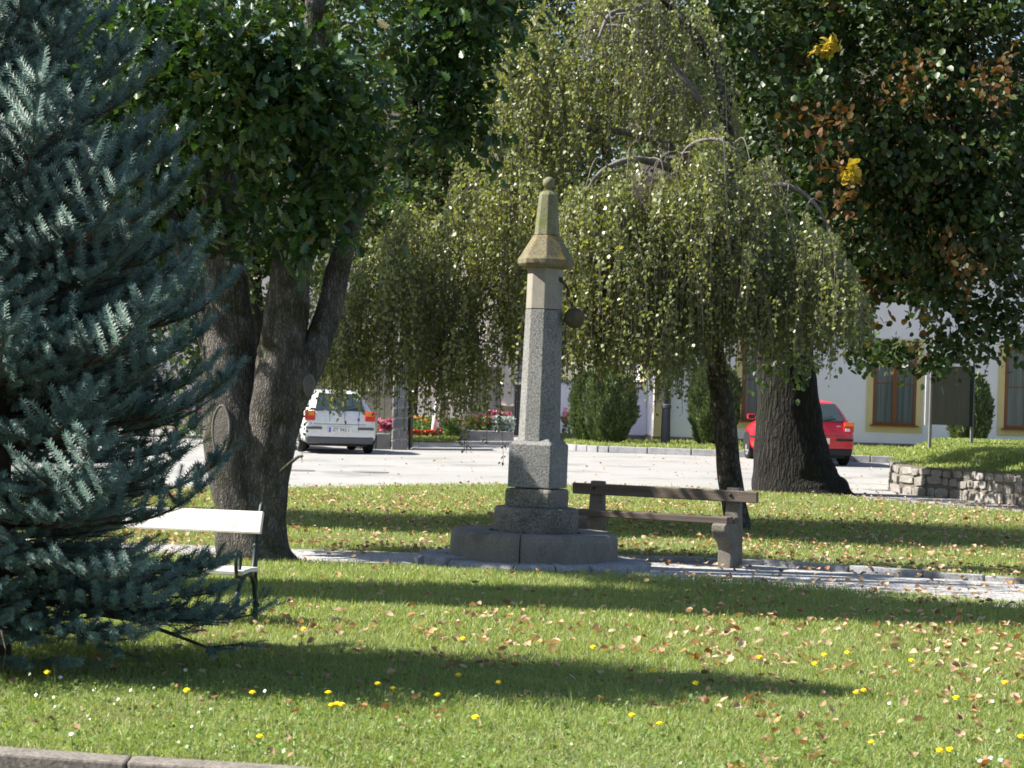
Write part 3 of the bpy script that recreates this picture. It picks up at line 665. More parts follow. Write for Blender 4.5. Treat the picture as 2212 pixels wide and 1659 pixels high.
def lin_gap(P):
    px, py = to_px(P)
    w_ = (px > 1890) & (px < 1985) & (py > 648) & (py < 735)
    return w_ & (rng.random(len(P)) < .93)
V, FA, n = blob_leaves(lin_blobs, LD, .125, LEAF6*np.array([1.25,1,1]), LEAF6F, 330, .30, .6, 70, lin_gap)
big_mesh('crown', V, FA, M['lindenleaf'], LIN)
rust = [(1790,300,60,80,-6.9),(1830,410,55,60,-6.7),(1730,230,45,50,-5.2),(1960,150,40,50,-6.2),(2080,560,40,40,-6.2),(1960,690,35,40,-5.6),(1880,620,30,40,-4.2),(2160,180,40,50,-6),(1700,120,50,30,-5.2)]
V, FA, n = blob_leaves(rust, LD, .12, LEAF6*np.array([1.2,1,1]), LEAF6F, 240, .26, .9, 20, lin_gap)
big_mesh('rusty_leaves', V, FA, leaf_mat('rusty_leaf', [(.075,.034,.014),(.125,.058,.02),(.075,.065,.02),(.17,.10,.03)], None, .55, .3, .25, (1.4,1.1,.5)), LIN)
V, FA, n = blob_leaves([(1842,372,9,16,-7.2),(1785,100,9,6,-6.0)], LD, .13, LEAF6*np.array([1.2,1,1]), LEAF6F, 900, .1, .6, 16)
big_mesh('yellow_leaves', V, FA, leaf_mat('yellow_leaf', [(.33,.25,.03),(.46,.36,.05)], None, .5, .3, .3, (1.3,1.2,.5)), LIN)
V, FA, n = blob_leaves([(q[0], q[1]+10, q[2]*.95, q[3]*.95, q[4]-.15) for q in lin_blobs[:14]], LD, .075, LEAF4*np.array([.45,1,1]), LEAF4F, 95, .2, 1.2, 12, lin_gap)
big_mesh('seed_clusters', V, FA, M['seed'], LIN)

# --- trees beyond the road and one whose shade crosses the far lawn
def far_tree(px, py, d, h, blobs, label, size=.2, dens=60, name='broadleaf_tree'):
    b = at(px, py, d); T = thing(name, (b.x, d, gz(b.x, d)), label, 'tree', 'trees beyond the road')
    mb = MB(); pts, r = curve_pts([(b.x, d, -.1, .28),(b.x+.1, d, h*.3, .22),(b.x-.1, d, h*.6, .16),(b.x, d, h*.95, .05)], 6)
    mb.tube(pts, r, 10, True, 0, .05); mb.build('trunk', M['darkbark'], T, sm=True)
    V, FA, n = blob_leaves(blobs, d, size, LEAF4*np.array([1.1,1,1]), LEAF4F, dens, .35, .3, 24)
    big_mesh('crown', V, FA, M['backleaf'], T)
far_tree(300, 930, 63, 8, [(300,560,220,220,0),(160,620,190,190,1),(430,640,170,170,-1),(290,300,190,170,0),(520,100,200,210,0),(330,40,200,180,1),(700,60,190,190,0),(560,330,180,160,0),(130,40,160,170,1)], 'dense round tree beyond the road behind the spruce')
far_tree(545, 930, 60, 8, [(560,640,110,170,0),(440,690,130,150,1),(660,560,110,110,0),(500,520,150,110,0)], 'bushy tree across the road seen between the oak stems', .2, 60)
far_tree(880, 940, 73, 13, [(880,380,260,230,0),(700,480,200,190,1),(1050,430,200,190,-1),(880,130,240,170,0),(1080,180,180,200,0),(1080,-60,240,160,0),(880,-100,240,160,0)], 'tall tree rising behind the church wall left of the pillory', .22, 45)
far_tree(1300, 940, 71, 14, [(1300,420,260,220,0),(1480,520,200,180,1),(1300,150,240,160,0),(1600,300,220,200,0),(1150,300,160,180,0),(1400,-50,260,150,0),(1600,60,200,180,0)], 'tall tree behind the garden wall right of the pillory', .22, 45)
def shade_tree(x, y, h, z0, rx, ry, label):
    T = thing('broadleaf_tree', (x, y, 0), label, 'tree', 'trees beyond the left edge'); mb = MB()
    pts, r = curve_pts([(x,y,-.1,.24),(x+.05,y,h*.4,.18),(x-.05,y,h*.75,.1),(x,y,h*.97,.03)], 6); mb.tube(pts, r, 10, True, 0, .05); mb.build('trunk', M['oakbark'], T, sm=True)
    n = 26000; v = rng.random(n); a = rng.uniform(0, 2*pi, n); q = np.sqrt(rng.random(n))*np.sin(pi*(.06+.9*v))**.6*(1+.15*np.sin(9*v+a*3))
    P = np.stack([x+rx*q*np.cos(a), y+ry*q*np.sin(a), z0+(h-z0)*v], 1)
    V, FA = place(LEAF4*np.array([1.1,1,1]), LEAF4F, P, rng.normal(0,1,(n,3)), rng.normal(0,.5,(n,3))+np.array([0,0,.8]), rng.uniform(.1,.17,n)); big_mesh('crown', V, FA, M['backleaf'], T)
shade_tree(-7.6, 17.9, 13, 4.3, 1.0, 1.0, 'slender tree left of the picture that shades the lawn behind the white bench')
shade_tree(-9.5, 27.0, 12, 3.2, 1.7, 1.75, 'broad tree left of the picture that shades the lawn beyond the path')

# ------------------------------------------------------------------ blue spruce, front left
SP = Vector((-2.83, 12.75, 0)); SH_ = 4.2
SPR = thing('blue_spruce', SP, 'blue spruce with drooping lower boughs at the front left', 'tree')
mb = MB(); mb.tube([SP+Vector((0,0,z)) for z in np.linspace(-.05, SH_, 14)], [.11*(1-z/SH_)+.008 for z in np.linspace(0, SH_, 14)], 10, True, 0, .05)
sh_p, sh_a, sh_l, sh_s = [], [], [], []           # shoots: base, axis, length, size factor
def add_shoot(p, a, l, s=1.0): sh_p.append(p); sh_a.append(a); sh_l.append(l); sh_s.append(s)
R_ = random.Random(5)
z = .40; wh = 0
while z < SH_-.05:
    t = z/SH_; L0 = min(1.66*(1-t**1.95), 1.47)
    nb = 8 if t < .6 else 6
    for k in range(nb):
        az = 2*pi*(k+R_.uniform(-.3,.3))/nb + wh*.7
        Lb = max(.12, L0*R_.uniform(.80, 1.05))
        low = z < .75
        up0 = (-.16 if low else -.20+.75*t); curl = .42 if low else .78-.2*t
        o_ = Vector((cos(az), sin(az), 0)); P = [SP+Vector((0,0,z+R_.uniform(-.1,.1)))]; dirs = []
        ns = max(3, int(Lb/.125)); step = Lb/ns
        for i in range(ns):
            f = i/ns; e = up0 + curl*f*f*1.15 - .16*sin(pi*f)*(1-t)
            dv = (o_*cos(e)+Vector((0,0,sin(e)))).normalized(); dirs.append(dv); P.append(P[-1]+dv*step)
        P = [Vector((q.x, q.y, max(q.z, .06))) for q in P]
        mb.tube(P, [max(.003, .017*(1-i/len(P))*(Lb/1.5)+.003) for i in range(len(P))], 5, False)
        add_shoot(P[-1], (dirs[-1]+Vector((0,0,.22))).normalized(), R_.uniform(.17,.25), 1.15)
        for i in range(max(1, int(ns*.22)), ns+1):
            f = i/ns; dv = dirs[min(i, ns-1)]; side = dv.cross(Vector((0,0,1))).normalized(); upv = side.cross(dv)
            for sg in (-1, 1):
                Ls = max(.13, (Lb*.40)*(1-f)**.8*R_.uniform(.7, 1.1)+.10)
                a = (dv*R_.uniform(.6,.9)+side*sg*.75+upv*R_.uniform(.0,.35)).normalized()
                m = max(1, int(round(Ls/.19))); q = P[i].copy(); sd = a.cross(Vector((0,0,1))).normalized()
                if m > 1: mb.tube([q, q+a*Ls*.5+Vector((0,0,-.01)), q+a*Ls], [.006,.005,.003], 4, False)
                for j in range(m-1):
                    qj = q+a*(Ls*(j+.5)/m)
                    for s2 in (-1, 1):
                        if R_.random() < .3: continue
                        add_shoot(qj+a*R_.uniform(-.04,.04), (a*R_.uniform(.4,1.1)+sd*s2*R_.uniform(.5,.9)+Vector((0,0,R_.uniform(-.1,.6)))).normalized(), R_.uniform(.08,.19), R_.uniform(.85,1.08))
                add_shoot(q+a*(Ls*(m-1)/m), (a+Vector((0,0,R_.uniform(.05,.4)))).normalized(), Ls/m+R_.uniform(.0,.09), 1.08)
                if R_.random() < .5:
                    for s2 in (-1, 1): add_shoot(q+a*(Ls*(m-1)/m), (a*.7+sd*s2*.6+Vector((0,0,R_.uniform(.1,.5)))).normalized(), R_.uniform(.07,.12), 1.0)
            if R_.random() < .45 and f > .3:
                add_shoot(P[i], (dv*.6+upv*.9+side*R_.uniform(-.4,.4)).normalized(), R_.uniform(.11,.17), 1.0)
    for k in range(nb):                                # short inner boughs that close the heart of the tree
        az = 2*pi*(k+R_.uniform(-.4,.4))/nb + wh*.7+.4; Li = L0*R_.uniform(.35,.62); o_ = Vector((cos(az), sin(az), .05)); p0 = SP+Vector((0,0,z+R_.uniform(0,.16)))
        mb.tube([p0, p0+o_*Li], [.009,.004], 4, False); side = Vector((-sin(az), cos(az), 0))
        for i in range(2, 7):
            q = p0+o_*(Li*i/6)
            for sg in (-1, 1): add_shoot(q, (o_*.6+side*sg*.8+Vector((0,0,R_.uniform(-.2,.5)))).normalized(), R_.uniform(.14,.22), 1.0)
        add_shoot(p0+o_*Li, o_+Vector((0,0,.3)), .18, 1.0)
    z += .18*(1-.25*t); wh += 1
# leader and its crown of shoots
for k in range(5): add_shoot(SP+Vector((0,0,SH_-.02)), Vector((cos(k*1.26)*.5, sin(k*1.26)*.5, 1)).normalized(), .16, 1)
add_shoot(SP+Vector((0,0,SH_-.05)), Vector((0,0,1)), .3, 1.1)
# the low ragged bough that trails over the grass
P = [SP+Vector((.25,-.05,.36)), SP+Vector((.7,-.05,.30)), SP+Vector((1.0,0,.19)), SP+Vector((1.2,0,.12)), SP+Vector((1.32,0,.14))]
mb.tube(P, [.02,.015,.011,.008,.004], 6, False)
for q, a in ((P[2],(.8,-.3,.15)),(P[3],(1,.3,.1)),(P[3],(.9,-.5,.05)),(P[4],(1,0,.05)),(P[3],(.3,-.9,-.1)),(P[2],(.6,.7,.2)),(P[1],(.5,-.8,0)),(P[4],(.9,.3,.1)),(P[4],(.9,-.3,0))):
    add_shoot(q, Vector(a).normalized(), .19, 1.05)
for k in range(46):                                # bare drooping twigs under the lowest boughs
    a = R_.uniform(-1.6, 1.2); r0 = R_.uniform(.1, 1.1); q = SP+Vector((r0*cos(a), r0*sin(a), R_.uniform(.25,.5))); l = R_.uniform(.1,.42); a += R_.uniform(-1.2, 1.2); dr = R_.uniform(.1, 1.0)
    mb.tube([q, q+Vector((cos(a)*l*.5,sin(a)*l*.5,-l*.3*dr)), q+Vector((cos(a)*l*.9+R_.uniform(-.05,.05),sin(a)*l*.9,-l*.7*dr))], [.006,.004,.002], 4, False)
for k in range(22):                                # dark skirt of low boughs near the trunk
    az = R_.uniform(-2.9, -.15); Li = R_.uniform(.35, .85); o_ = Vector((cos(az), sin(az), R_.uniform(-.28,-.05))); p0 = SP+Vector((0,0,R_.uniform(.22,.42))); side = Vector((-sin(az), cos(az), 0))
    mb.tube([p0, p0+o_*Li], [.011,.004], 4, False)
    for i in range(2, 8):
        q = p0+o_*(Li*i/7)
        if q.z < .05: q.z = .05
        for sg in (-1, 1): add_shoot(q, (o_*.6+side*sg*R_.uniform(.5,.9)+Vector((0,0,R_.uniform(-.15,.3)))).normalized(), R_.uniform(.12,.2), 1.0)
for k in range(9):                                 # a low bough lying on the grass at the left edge
    q = SP+Vector((.1+.07*k,-.75,.10)); add_shoot(q, Vector((.8,-.3+R_.uniform(-.6,.6),R_.uniform(-.1,.25))).normalized(), .2, 1.1)
mb.build('trunk', mat('spruce_bark', [(.04,.028,.02),(.085,.06,.045)], 12, .9, .01, 40), SPR, sm=True)
sp, sa, ll, ss = np.array([list(p) for p in sh_p]), norm(np.array([list(a) for a in sh_a])), np.array(sh_l), np.array(sh_s)
print('spruce shoots', len(sp))
tx, _ = to_px(sp); keep = tx > -260
sp, sa, ll, ss = sp[keep], sa[keep], ll[keep], ss[keep]
NN = 110; ns = len(sp)
ref = np.where(np.abs(sa[:, 2:3]) < .9, np.array([[0,0,1.]]), np.array([[1.,0,0]]))
U = norm(np.cross(sa, ref)); W = np.cross(sa, U)
tt = (np.arange(NN)+rng.random((ns, NN)))/NN; an = np.arange(NN)[None]*2.39996+rng.uniform(0, 6.28, (ns, 1))+rng.normal(0,.15,(ns,NN))
rad = np.cos(an)[..., None]*U[:, None]+np.sin(an)[..., None]*W[:, None]
bp = sp[:, None]+sa[:, None]*(tt*ll[:, None])[..., None]
nd = norm(rad*1.0+sa[:, None]*(.22+.55*tt[..., None]**2))
nl = (.030*ss[:, None]*(1-.12*tt)*rng.uniform(.85,1.1,(ns,NN)))[..., None]
tang = norm(np.cross(nd, sa[:, None]))
wdt = .0026
V = np.stack([bp-tang*wdt, bp+tang*wdt, bp+nd*nl+tang*wdt*.6, bp+nd*nl-tang*wdt*.6], 2).reshape(-1, 3)
FA = (np.array([[0,1,2,3]])[None]+(np.arange(ns*NN)*4)[:, None, None]).reshape(-1, 4)
big_mesh('crown', V, FA, M['needle'], SPR)

# ------------------------------------------------------------------ stone pillory column
PX, PY = PIL
COL = thing('stone_pillory', (PX, PY, 0), 'tall octagonal granite column on stepped stone base with ball finial', 'column')
T0 = radians(-90-23)                                        # direction that the front facets face
def octa(prof, name, m, par=COL, n=8, rot=None, bev=.006, sm=False):
    mb = MB(); mb.lathe(prof, n, (PX, PY, 0), T0+pi/n if rot is None else rot); return mb.build(name, m, par, bevel=bev, sm=sm)
k8 = 1/cos(pi/8)
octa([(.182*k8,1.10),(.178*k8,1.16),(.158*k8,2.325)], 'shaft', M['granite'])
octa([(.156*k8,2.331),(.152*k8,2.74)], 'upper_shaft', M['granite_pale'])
octa([(.18*k8,2.705),(.225*k8,2.725),(.242*k8,2.745),(.242*k8,2.785),(.222*k8,2.815),(.116*k8,3.01)], 'cap', M['lichen'])
octa([(.110*k8,3.012),(.080*k8,3.385),(.052*k8,3.418),(.02,3.425)], 'spire', M['mossy'])
mb = MB(); mb.lathe([(.022,3.42),(.02,3.45),(.026,3.46)], 12, (PX, PY, 0)); mb.ball((PX, PY, 3.497), .056, 18); mb.build('finial', M['mossy'], COL, sm=True)
k4 = 1/cos(pi/4)
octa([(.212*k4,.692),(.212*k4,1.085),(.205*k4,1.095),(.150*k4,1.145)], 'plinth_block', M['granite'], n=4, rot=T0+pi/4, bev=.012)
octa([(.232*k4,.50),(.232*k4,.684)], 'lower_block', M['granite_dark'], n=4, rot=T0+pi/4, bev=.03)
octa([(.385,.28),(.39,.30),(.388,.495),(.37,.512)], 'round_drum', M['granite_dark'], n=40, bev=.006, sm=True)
mb = MB()
prof = [(.42,-.02),(.765,-.02),(.775,.02),(.77,.235),(.755,.275),(.72,.295),(.42,.29)]
for i in range(3):
    a0 = radians(-101+120*i)+.004; a1 = radians(-101+120*(i+1))-.004
    mb.arc([(r*(1+.012*((i*37) % 5-2)/2), z) for r, z in prof], a0, a1, 20, (PX, PY, 0))
mb.lathe([(.70,.0),(.70,.27)], 32, (PX, PY, 0))
mb.build('basin', M['tub'], COL, bevel=.008)
mb = MB(); rr = random.Random(3)
a = 0.0
while a < 2*pi-.12:
    da = rr.uniform(.25, .42); a1 = min(2*pi, a+da); ro = rr.uniform(.96, 1.06); zt = rr.uniform(.04, .065)
    mb.arc([(.70,-.06),(ro+.06,-.06),(ro+.06,zt-.03),(ro+.02,zt),(.70,zt-.005)], a+.005, a1-.005, 4, (PX, PY, 0)); a = a1
mb.build('foot_stone_ring', M['slab'], COL, bevel=.012, jit=.006)
COL.rotation_euler = (0, radians(.5), 0)                     # the old column leans a little
# iron bracket on the right and the stone ball hanging from it
hk = at(1210, 603, PY-.08); bc = at(1241, 687, PY-.05)
mb = MB(); mb.box((hk.x-.02, hk.y, hk.z), (.05,.05,.035)); mb.tube([(hk.x-.02,hk.y,hk.z-.01),(hk.x+.03,hk.y,hk.z-.05),(hk.x+.055,hk.y,hk.z-.09)], .012, 8)
mb.tube([(hk.x+.055,hk.y,hk.z-.09),(hk.x+.062,hk.y,hk.z-.16)], .017, 8)
mb.build('iron_bracket', M['iron'], COL, sm=False)
BALL = thing('hanging_stone_ball', (bc.x, bc.y, bc.z), 'mossy stone ball hanging by a chain at the side of the column', 'stone ball')
mb = MB(); mb.ball((bc.x, bc.y, bc.z), .096, 24); mb.build('ball', mat('ball_stone', [(.05,.043,.028),(.10,.085,.055)], 7, .95, .004, 60, spot=(.13,.10,.03), spot_scale=6), BALL, sm=True)
mb = MB(); top = Vector((hk.x+.062, hk.y, hk.z-.165)); end = Vector((bc.x+.005, bc.y, bc.z+.092))
for i in range(7):
    f0, f1 = i/7, (i+1.25)/7
    mb.tube([top.lerp(end, f0), top.lerp(end, min(1, f1))], .0045 if i % 2 else .0065, 6)
mb.build('chain', M['iron'], BALL)

# ------------------------------------------------------------------ plank bench with concrete legs
pr, pl = ground_at(1572, 1221), at(1277, 1180, 22.35)
ax = Vector((pr.x-pl.x, pr.y-pl.y, 0)); BL = ax.length; ang = atan2(ax.y, ax.x)
PB = thing('plank_bench', (pl.x, pl.y, gz(pl.x, pl.y)), 'weathered plank bench with concrete legs beside the stone column', 'bench', rz=ang)
# local frame: x along the bench, -y to the front
def leg(x):
    mb = MB()
    poly = [(.19,-.05),(.19,.30),(.16,.50),(.165,.66),(.155,.725),(.085,.725),(.065,.52),(.055,.40),(-.22,.40),(-.25,.385),(-.255,.33),(-.22,.27),(-.13,.22),(-.085,.15),(-.09,-.05)]
    mb.prism(poly, .14, lambda u, v, t: (x-.07+t, u, v))
    return mb.build('leg', M['concrete'], PB, local=True, bevel=.012)
leg(0); leg(BL)
mb = MB(); mb.box((BL/2+.02, .035, .648), (BL+.50, .045, .105), Matrix.Rotation(radians(4), 3, 'X')); mb.build('back_rail', M['oldwood'], PB, local=True, bevel=.008, jit=.002)
mb = MB()
mb.box((BL/2-.01, -.13, .425), (BL+.16, .15, .065)); mb.box((BL/2+.015, .012, .423), (BL+.12, .12, .06)); mb.build('seat_board', M['oldwood'], PB, local=True, bevel=.01, jit=.004)
mb = MB()
for x in (0, BL): mb.lathe([(.018,0),(.016,.012),(.004,.016)], 10, (0,0,0)); mb.v[-30:] = [(v[2]*0+x+v[0], .012-v[2], .66+v[1]) for v in mb.v[-30:]]
mb.build('bolt', M['iron'], PB, local=True)

# ------------------------------------------------------------------ white bench with cast-iron ends
pr2 = ground_at(550, 1341)
WA = radians(-13)
WB = thing('white_bench', (pr2.x, pr2.y, 0), 'white slatted park bench with dark iron frame half behind the spruce', 'bench', rz=WA)
WL = 1.55
def frame(x):
    mb = MB(); q = lambda y, z: (x, y, z)
    mb.tube([q(.02,.0),q(.0,.13),q(-.03,.25),q(-.075,.295),q(-.13,.322),q(-.22,.318),q(-.30,.27),q(-.36,.20),q(-.385,.10),q(-.41,-.02)], [.014,.018,.017,.017,.017,.017,.017,.017,.018,.013], 8)
    mb.tube([q(-.12,.32),q(-.05,.36),q(-.02,.47),q(.0,.56),q(.03,.66),q(.075,.76),q(.09,.785)], [.016,.018,.018,.018,.018,.018,.012], 8)
    mb.tube([q(.005,.20),q(-.012,.32),q(-.02,.44)], .015, 8)
    mb.tube([q(-.37,.33),q(-.395,.37),q(-.40,.43),q(-.375,.48),q(-.33,.48),q(-.31,.43),q(-.325,.37),q(-.36,.33)], .013, 7, False)
    mb.tube([q(-.38,.32),q(-.23,.315)], .014, 7)
    for (y, zz) in ((-.015,.50),(-.37,.16),(.012,.11),(-.012,.46)):
        mb.ball(q(y, zz), .026, 10)
    return mb.build('end_frame', M['castiron'], WB, local=True, sm=True)
frame(0); frame(-WL)
def slat(y, z, w_, tilt):
    mb = MB(); mb.box((-WL/2-.01, y, z), (WL+.10, w_, .03), Matrix.Rotation(tilt, 3, 'X')); return mb
slat(-.012, .655, .15, radians(72)).build('backrest_board', M['whitewood'], WB, local=True, bevel=.006)
slat(-.075, .50, .0601, radians(76)).build('backrest_board', M['whitewood'], WB, local=True, bevel=.006) if False else None
slat(-.30, .350, .17, radians(4)).build('seat_board', M['whitewood'], WB, local=True, bevel=.006)
slat(-.135, .352, .15, radians(-3)).build('seat_board', M['whitewood'], WB, local=True, bevel=.006)

# ------------------------------------------------------------------ low front wall at the lawn edge
FW = thing('low_stone_wall', (-2.5, 9.9, 0), 'low rubble wall with concrete coping along the near lawn edge', 'wall')
mb = MB()
xs = np.linspace(-5, 4.5, 12)
for a_, b_ in zip(xs[:-1], xs[1:]):
    ya, yb = float(kerb_y(a_)), float(kerb_y(b_))
    mb.add([(a_+.004,ya-.13,-.10),(b_-.004,yb-.13,-.10),(b_-.004,yb+.03,-.10),(a_+.004,ya+.03,-.10),(a_+.004,ya-.13,.012),(b_-.004,yb-.13,.012),(b_-.004,yb+.03,.016),(a_+.004,ya+.03,.016)], [(3,2,1,0),(4,5,6,7),(0,1,5,4),(1,2,6,5),(2,3,7,6),(3,0,4,7)])
mb.build('coping', mat('coping_concrete', [(.13,.115,.1),(.22,.195,.17)], 7, .9, .006, 45, fine=(60,(.7,.7,.7),(1.2,1.2,1.2))), FW, bevel=.012, jit=.003)
mb = MB()
for a_, b_ in zip(xs[:-1], xs[1:]):
    ya, yb = float(kerb_y(a_)), float(kerb_y(b_)); mb.add([(a_,ya-.06,-.62),(b_,yb-.06,-.62),(b_,yb-.06,-.102),(a_,ya-.06,-.102)], [(0,1,2,3)])
for i in range(70):
    x = random.uniform(-3.4, 3.2); z_ = random.uniform(-.5, -.15); mb.ball((x, float(kerb_y(x))-.10, z_), random.uniform(.06,.11), 8, 0, random.uniform(.5,.75))
mb.build('rubble', M['slab'], FW, jit=.012)
# edging stones behind the gravel path
mb = MB(); x = 1.0; i = 0
while x < 6:
    l = random.uniform(.5, .9); y0_, y1_ = float(path_hi(x))-.06, float(path_hi(x+l))-.06
    mb.bar((x+.01, y0_, .0), (x+l-.01, y1_, .0), .09, .07+random.uniform(-.01,.012)); x += l
e = mb.build('path_edging', M['slab'], bevel=.01, jit=.006); e['kind'] = 'structure'

# ------------------------------------------------------------------ white building on the right
WX, WY = 3.72, 60.3
HOUSE = thing('white_house', (WX, WY, .2), 'long white plastered house with yellow framed brown windows', 'house')
mb = MB(); mb.box((WX+12.5, WY+6, 3.6), (25, 12, 7.2)); mb.build('wall', M['plaster'], HOUSE)
mb = MB(); mb.box((WX+12.5, WY+6, .24), (25.06, 12.06, .42)); mb.build('plinth', M['plinth'], HOUSE)
mb = MB(); mb.add([(WX-.5,WY-.6,7.1),(WX+25.5,WY-.6,7.1),(WX+25.5,WY+6,11.5),(WX-.5,WY+6,11.5),(WX-.5,WY+12.6,7.1),(WX+25.5,WY+12.6,7.1)], [(0,1,2,3),(3,2,5,4),(0,3,4),(1,5,2),(0,4,5,1)]); mb.build('roof', M['roof'], HOUSE)
mb = MB(); mb.box((WX+.09, WY-.012, 3.6), (.20, .07, 6.3)); mb.build('corner_strip', M['yellow'], HOUSE)
mb = MB(); dp = at(1447, 800, WY-.1); mb.tube([(dp.x, WY-.09, .25),(dp.x, WY-.09, 7.0)], .055, 10); mb.build('drainpipe', M['pipe'], HOUSE)
def window(cx, z0, z1, wd, fl=True):
    y = WY; cz = (z0+z1)/2; h = z1-z0
    s = MB()                                                # yellow surround: four flat bands
    b_ = .17
    s.box((cx-wd/2-b_/2, y-.015, cz), (b_, .03, h)); s.box((cx+wd/2+b_/2, y-.015, cz), (b_, .03, h))
    s.box((cx, y-.015, z1+b_/2), (wd+2*b_, .03, b_)); s.box((cx, y-.015, z0-b_/2-.01), (wd+2*b_, .03, b_+.02))
    S_ = s.build('window_surround', M['yellow'], HOUSE)
    f = MB(); t = .08
    for xx in (-wd/2+t/2, wd/2-t/2): f.box((cx+xx, y-.003, cz), (t, .05, h))
    f.box((cx, y-.003, cz), (t*1.5, .054, h-2*t))
    for zz in (z0+t/2, z1-t/2): f.box((cx, y-.003, zz), (wd-2*t, .05, t))
    for sx in (-1, 1): f.box((cx+sx*(wd/4-t*.1), y-.002, z0+h*.52), (wd/2-t*1.9, .04, .03))
    FR = f.build('window', M['brownwood'], HOUSE, bevel=.006)
    off = Vector(HOUSE.location)
    g_ = MB(); g_.box((cx-off.x, y-.006-off.y, cz-off.z), (wd-.1, .012, h-.1)); g_.build('pane', M['pane_c'], FR, local=True)
    l_ = MB(); l_.box((cx-off.x, y-.07-off.y, z0-.02-off.z), (wd+.12, .15, .04)); l_.build('sill', M['brownwood'], FR, local=True, bevel=.005)
def pane_mat():
    m = mat('curtained_pane', [(.045,.055,.06),(.16,.18,.185)], 6, .12, st=(4,1,.06), spec=.5); return m
M['pane_c'] = pane_mat()
for k in (-1, 0, 1, 2): window(9.97+3.42*k, .93, 3.0, 1.13)
mb = MB()                                                   # narrow yellow-lined window in the sunlit gable end
mb.box((WX-.01, 65.8, 2.0), (.04, 1.7, 2.6)); mb.build('side_window_lining', M['yellow'], HOUSE)

GW = thing('garden_wall', (2.3, 63.4, .2), 'low white garden wall with dark coping behind the junipers', 'wall')
mb = MB(); mb.box((2.15, 63.5, 1.0), (3.1, .25, 1.56)); mb.build('wall', M['plaster'], GW)
mb = MB(); mb.box((2.15, 63.5, .25), (3.12, .28, .32)); mb.build('plinth', M['plinth'], GW)
mb = MB(); mb.box((2.15, 63.5, 1.83), (3.14, .36, .09)); mb.build('coping', M['greyblock'], GW, bevel=.02)

# kerb along the verge
mb = MB(); xs = np.concatenate([np.linspace(1.2, 2.4, 6), np.arange(3.3, 24, 1.0)])
for a_, b_ in zip(xs[:-1], xs[1:]):
    pa, pb = Vector((a_, float(verge_lo(a_)), 0)), Vector((b_, float(verge_lo(b_)), 0)); gzm = gz((a_+b_)/2, float(verge_lo((a_+b_)/2)))
    d_ = (pb-pa).normalized()*.012; mb.bar((pa.x+d_.x, pa.y+d_.y, gzm+.06), (pb.x-d_.x, pb.y-d_.y, gzm+.06), .18, .16)
k_ = mb.build('kerb', M['slab'], bevel=.015); k_['kind'] = 'structure'

# lamp post
lp = ground_at(1437, 962, .12); LP = thing('lamp_post', (lp.x, lp.y, lp.z), 'dark iron lamp post before the corner of the white house', 'lamp post')
mb = MB(); mb.lathe([(.15,0),(.15,.05),(.12,.08),(.105,.9),(.125,.93),(.125,1.0),(.09,1.03)], 16, lp); mb.build('base', M['lampmetal'], LP, sm=False)
mb = MB(); mb.lathe([(.065,1.03),(.055,3.9)], 14, lp); mb.lathe([(.07,2.0),(.075,2.03),(.07,2.06)], 14, lp); mb.build('pole', M['lampmetal'], LP, sm=True)
mb = MB(); mb.lathe([(.06,3.9),(.16,4.0),(.2,4.35),(.24,4.38),(.05,4.6)], 8, lp); mb.build('lantern', M['lampmetal'], LP)

# junipers
def juniper(px, py, d, w_px, h_px, label, seed):
    b = at(px, py, d); g0 = gz(b.x, d)+.10; k = d/F; Rr, H = w_px*k/2, h_px*k
    T = thing('juniper_bush', (b.x, d, g0), label, 'bush', 'clipped junipers by the house wall')
    n = int(26000*Rr*H/1.2); r_ = np.random.default_rng(seed)
    a, v = r_.uniform(0, 2*pi, n), r_.random(n)
    prof = np.interp(v, [0,.08,.3,.6,.85,1], [.42,.6,.92,1.0,.80,.30])
    fold = 1+.10*np.sin(a*4+v*4+seed)+.07*np.sin(a*7-v*9)+.04*np.sin(a*13+v*17)
    rr = Rr*prof*fold*(1-.35*r_.random(n)**2.2)
    P = np.stack([b.x+rr*np.cos(a), d+rr*np.sin(a)*.95, g0+H*(.03+v*.95)+.06*np.sin(a*5+seed)], 1)
    A = np.stack([np.cos(a)*.55, np.sin(a)*.55, np.ones(n)*1.0], 1)+r_.normal(0,.28,(n,3))
    V, FA = place(LEAF4*np.array([.5,1,1]), LEAF4F, P, A, r_.normal(0,1,(n,3)), r_.uniform(.06,.15,n)*(1+.6*(r_.random(n) < .05)))
    big_mesh('foliage', V, FA, M['juniper'], T)
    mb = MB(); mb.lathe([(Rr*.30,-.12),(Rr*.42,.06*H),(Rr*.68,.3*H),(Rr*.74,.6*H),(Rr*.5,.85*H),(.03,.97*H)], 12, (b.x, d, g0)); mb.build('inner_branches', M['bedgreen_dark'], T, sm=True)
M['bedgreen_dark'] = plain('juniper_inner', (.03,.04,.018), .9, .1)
juniper(1268, 953, 59.2, 70, 150, 'slim pale green juniper bush left of the broad one by the garden wall', 1)
juniper(1316, 958, 57.6, 106, 168, 'broad rounded juniper bush beside the lamp post', 2)
juniper(1540, 966, 57.5, 108, 178, 'tall juniper bush partly hidden by the birch trunk', 3)
juniper(2092, 984, 55.5, 88, 172, 'dark juniper bush behind the notice board', 4)

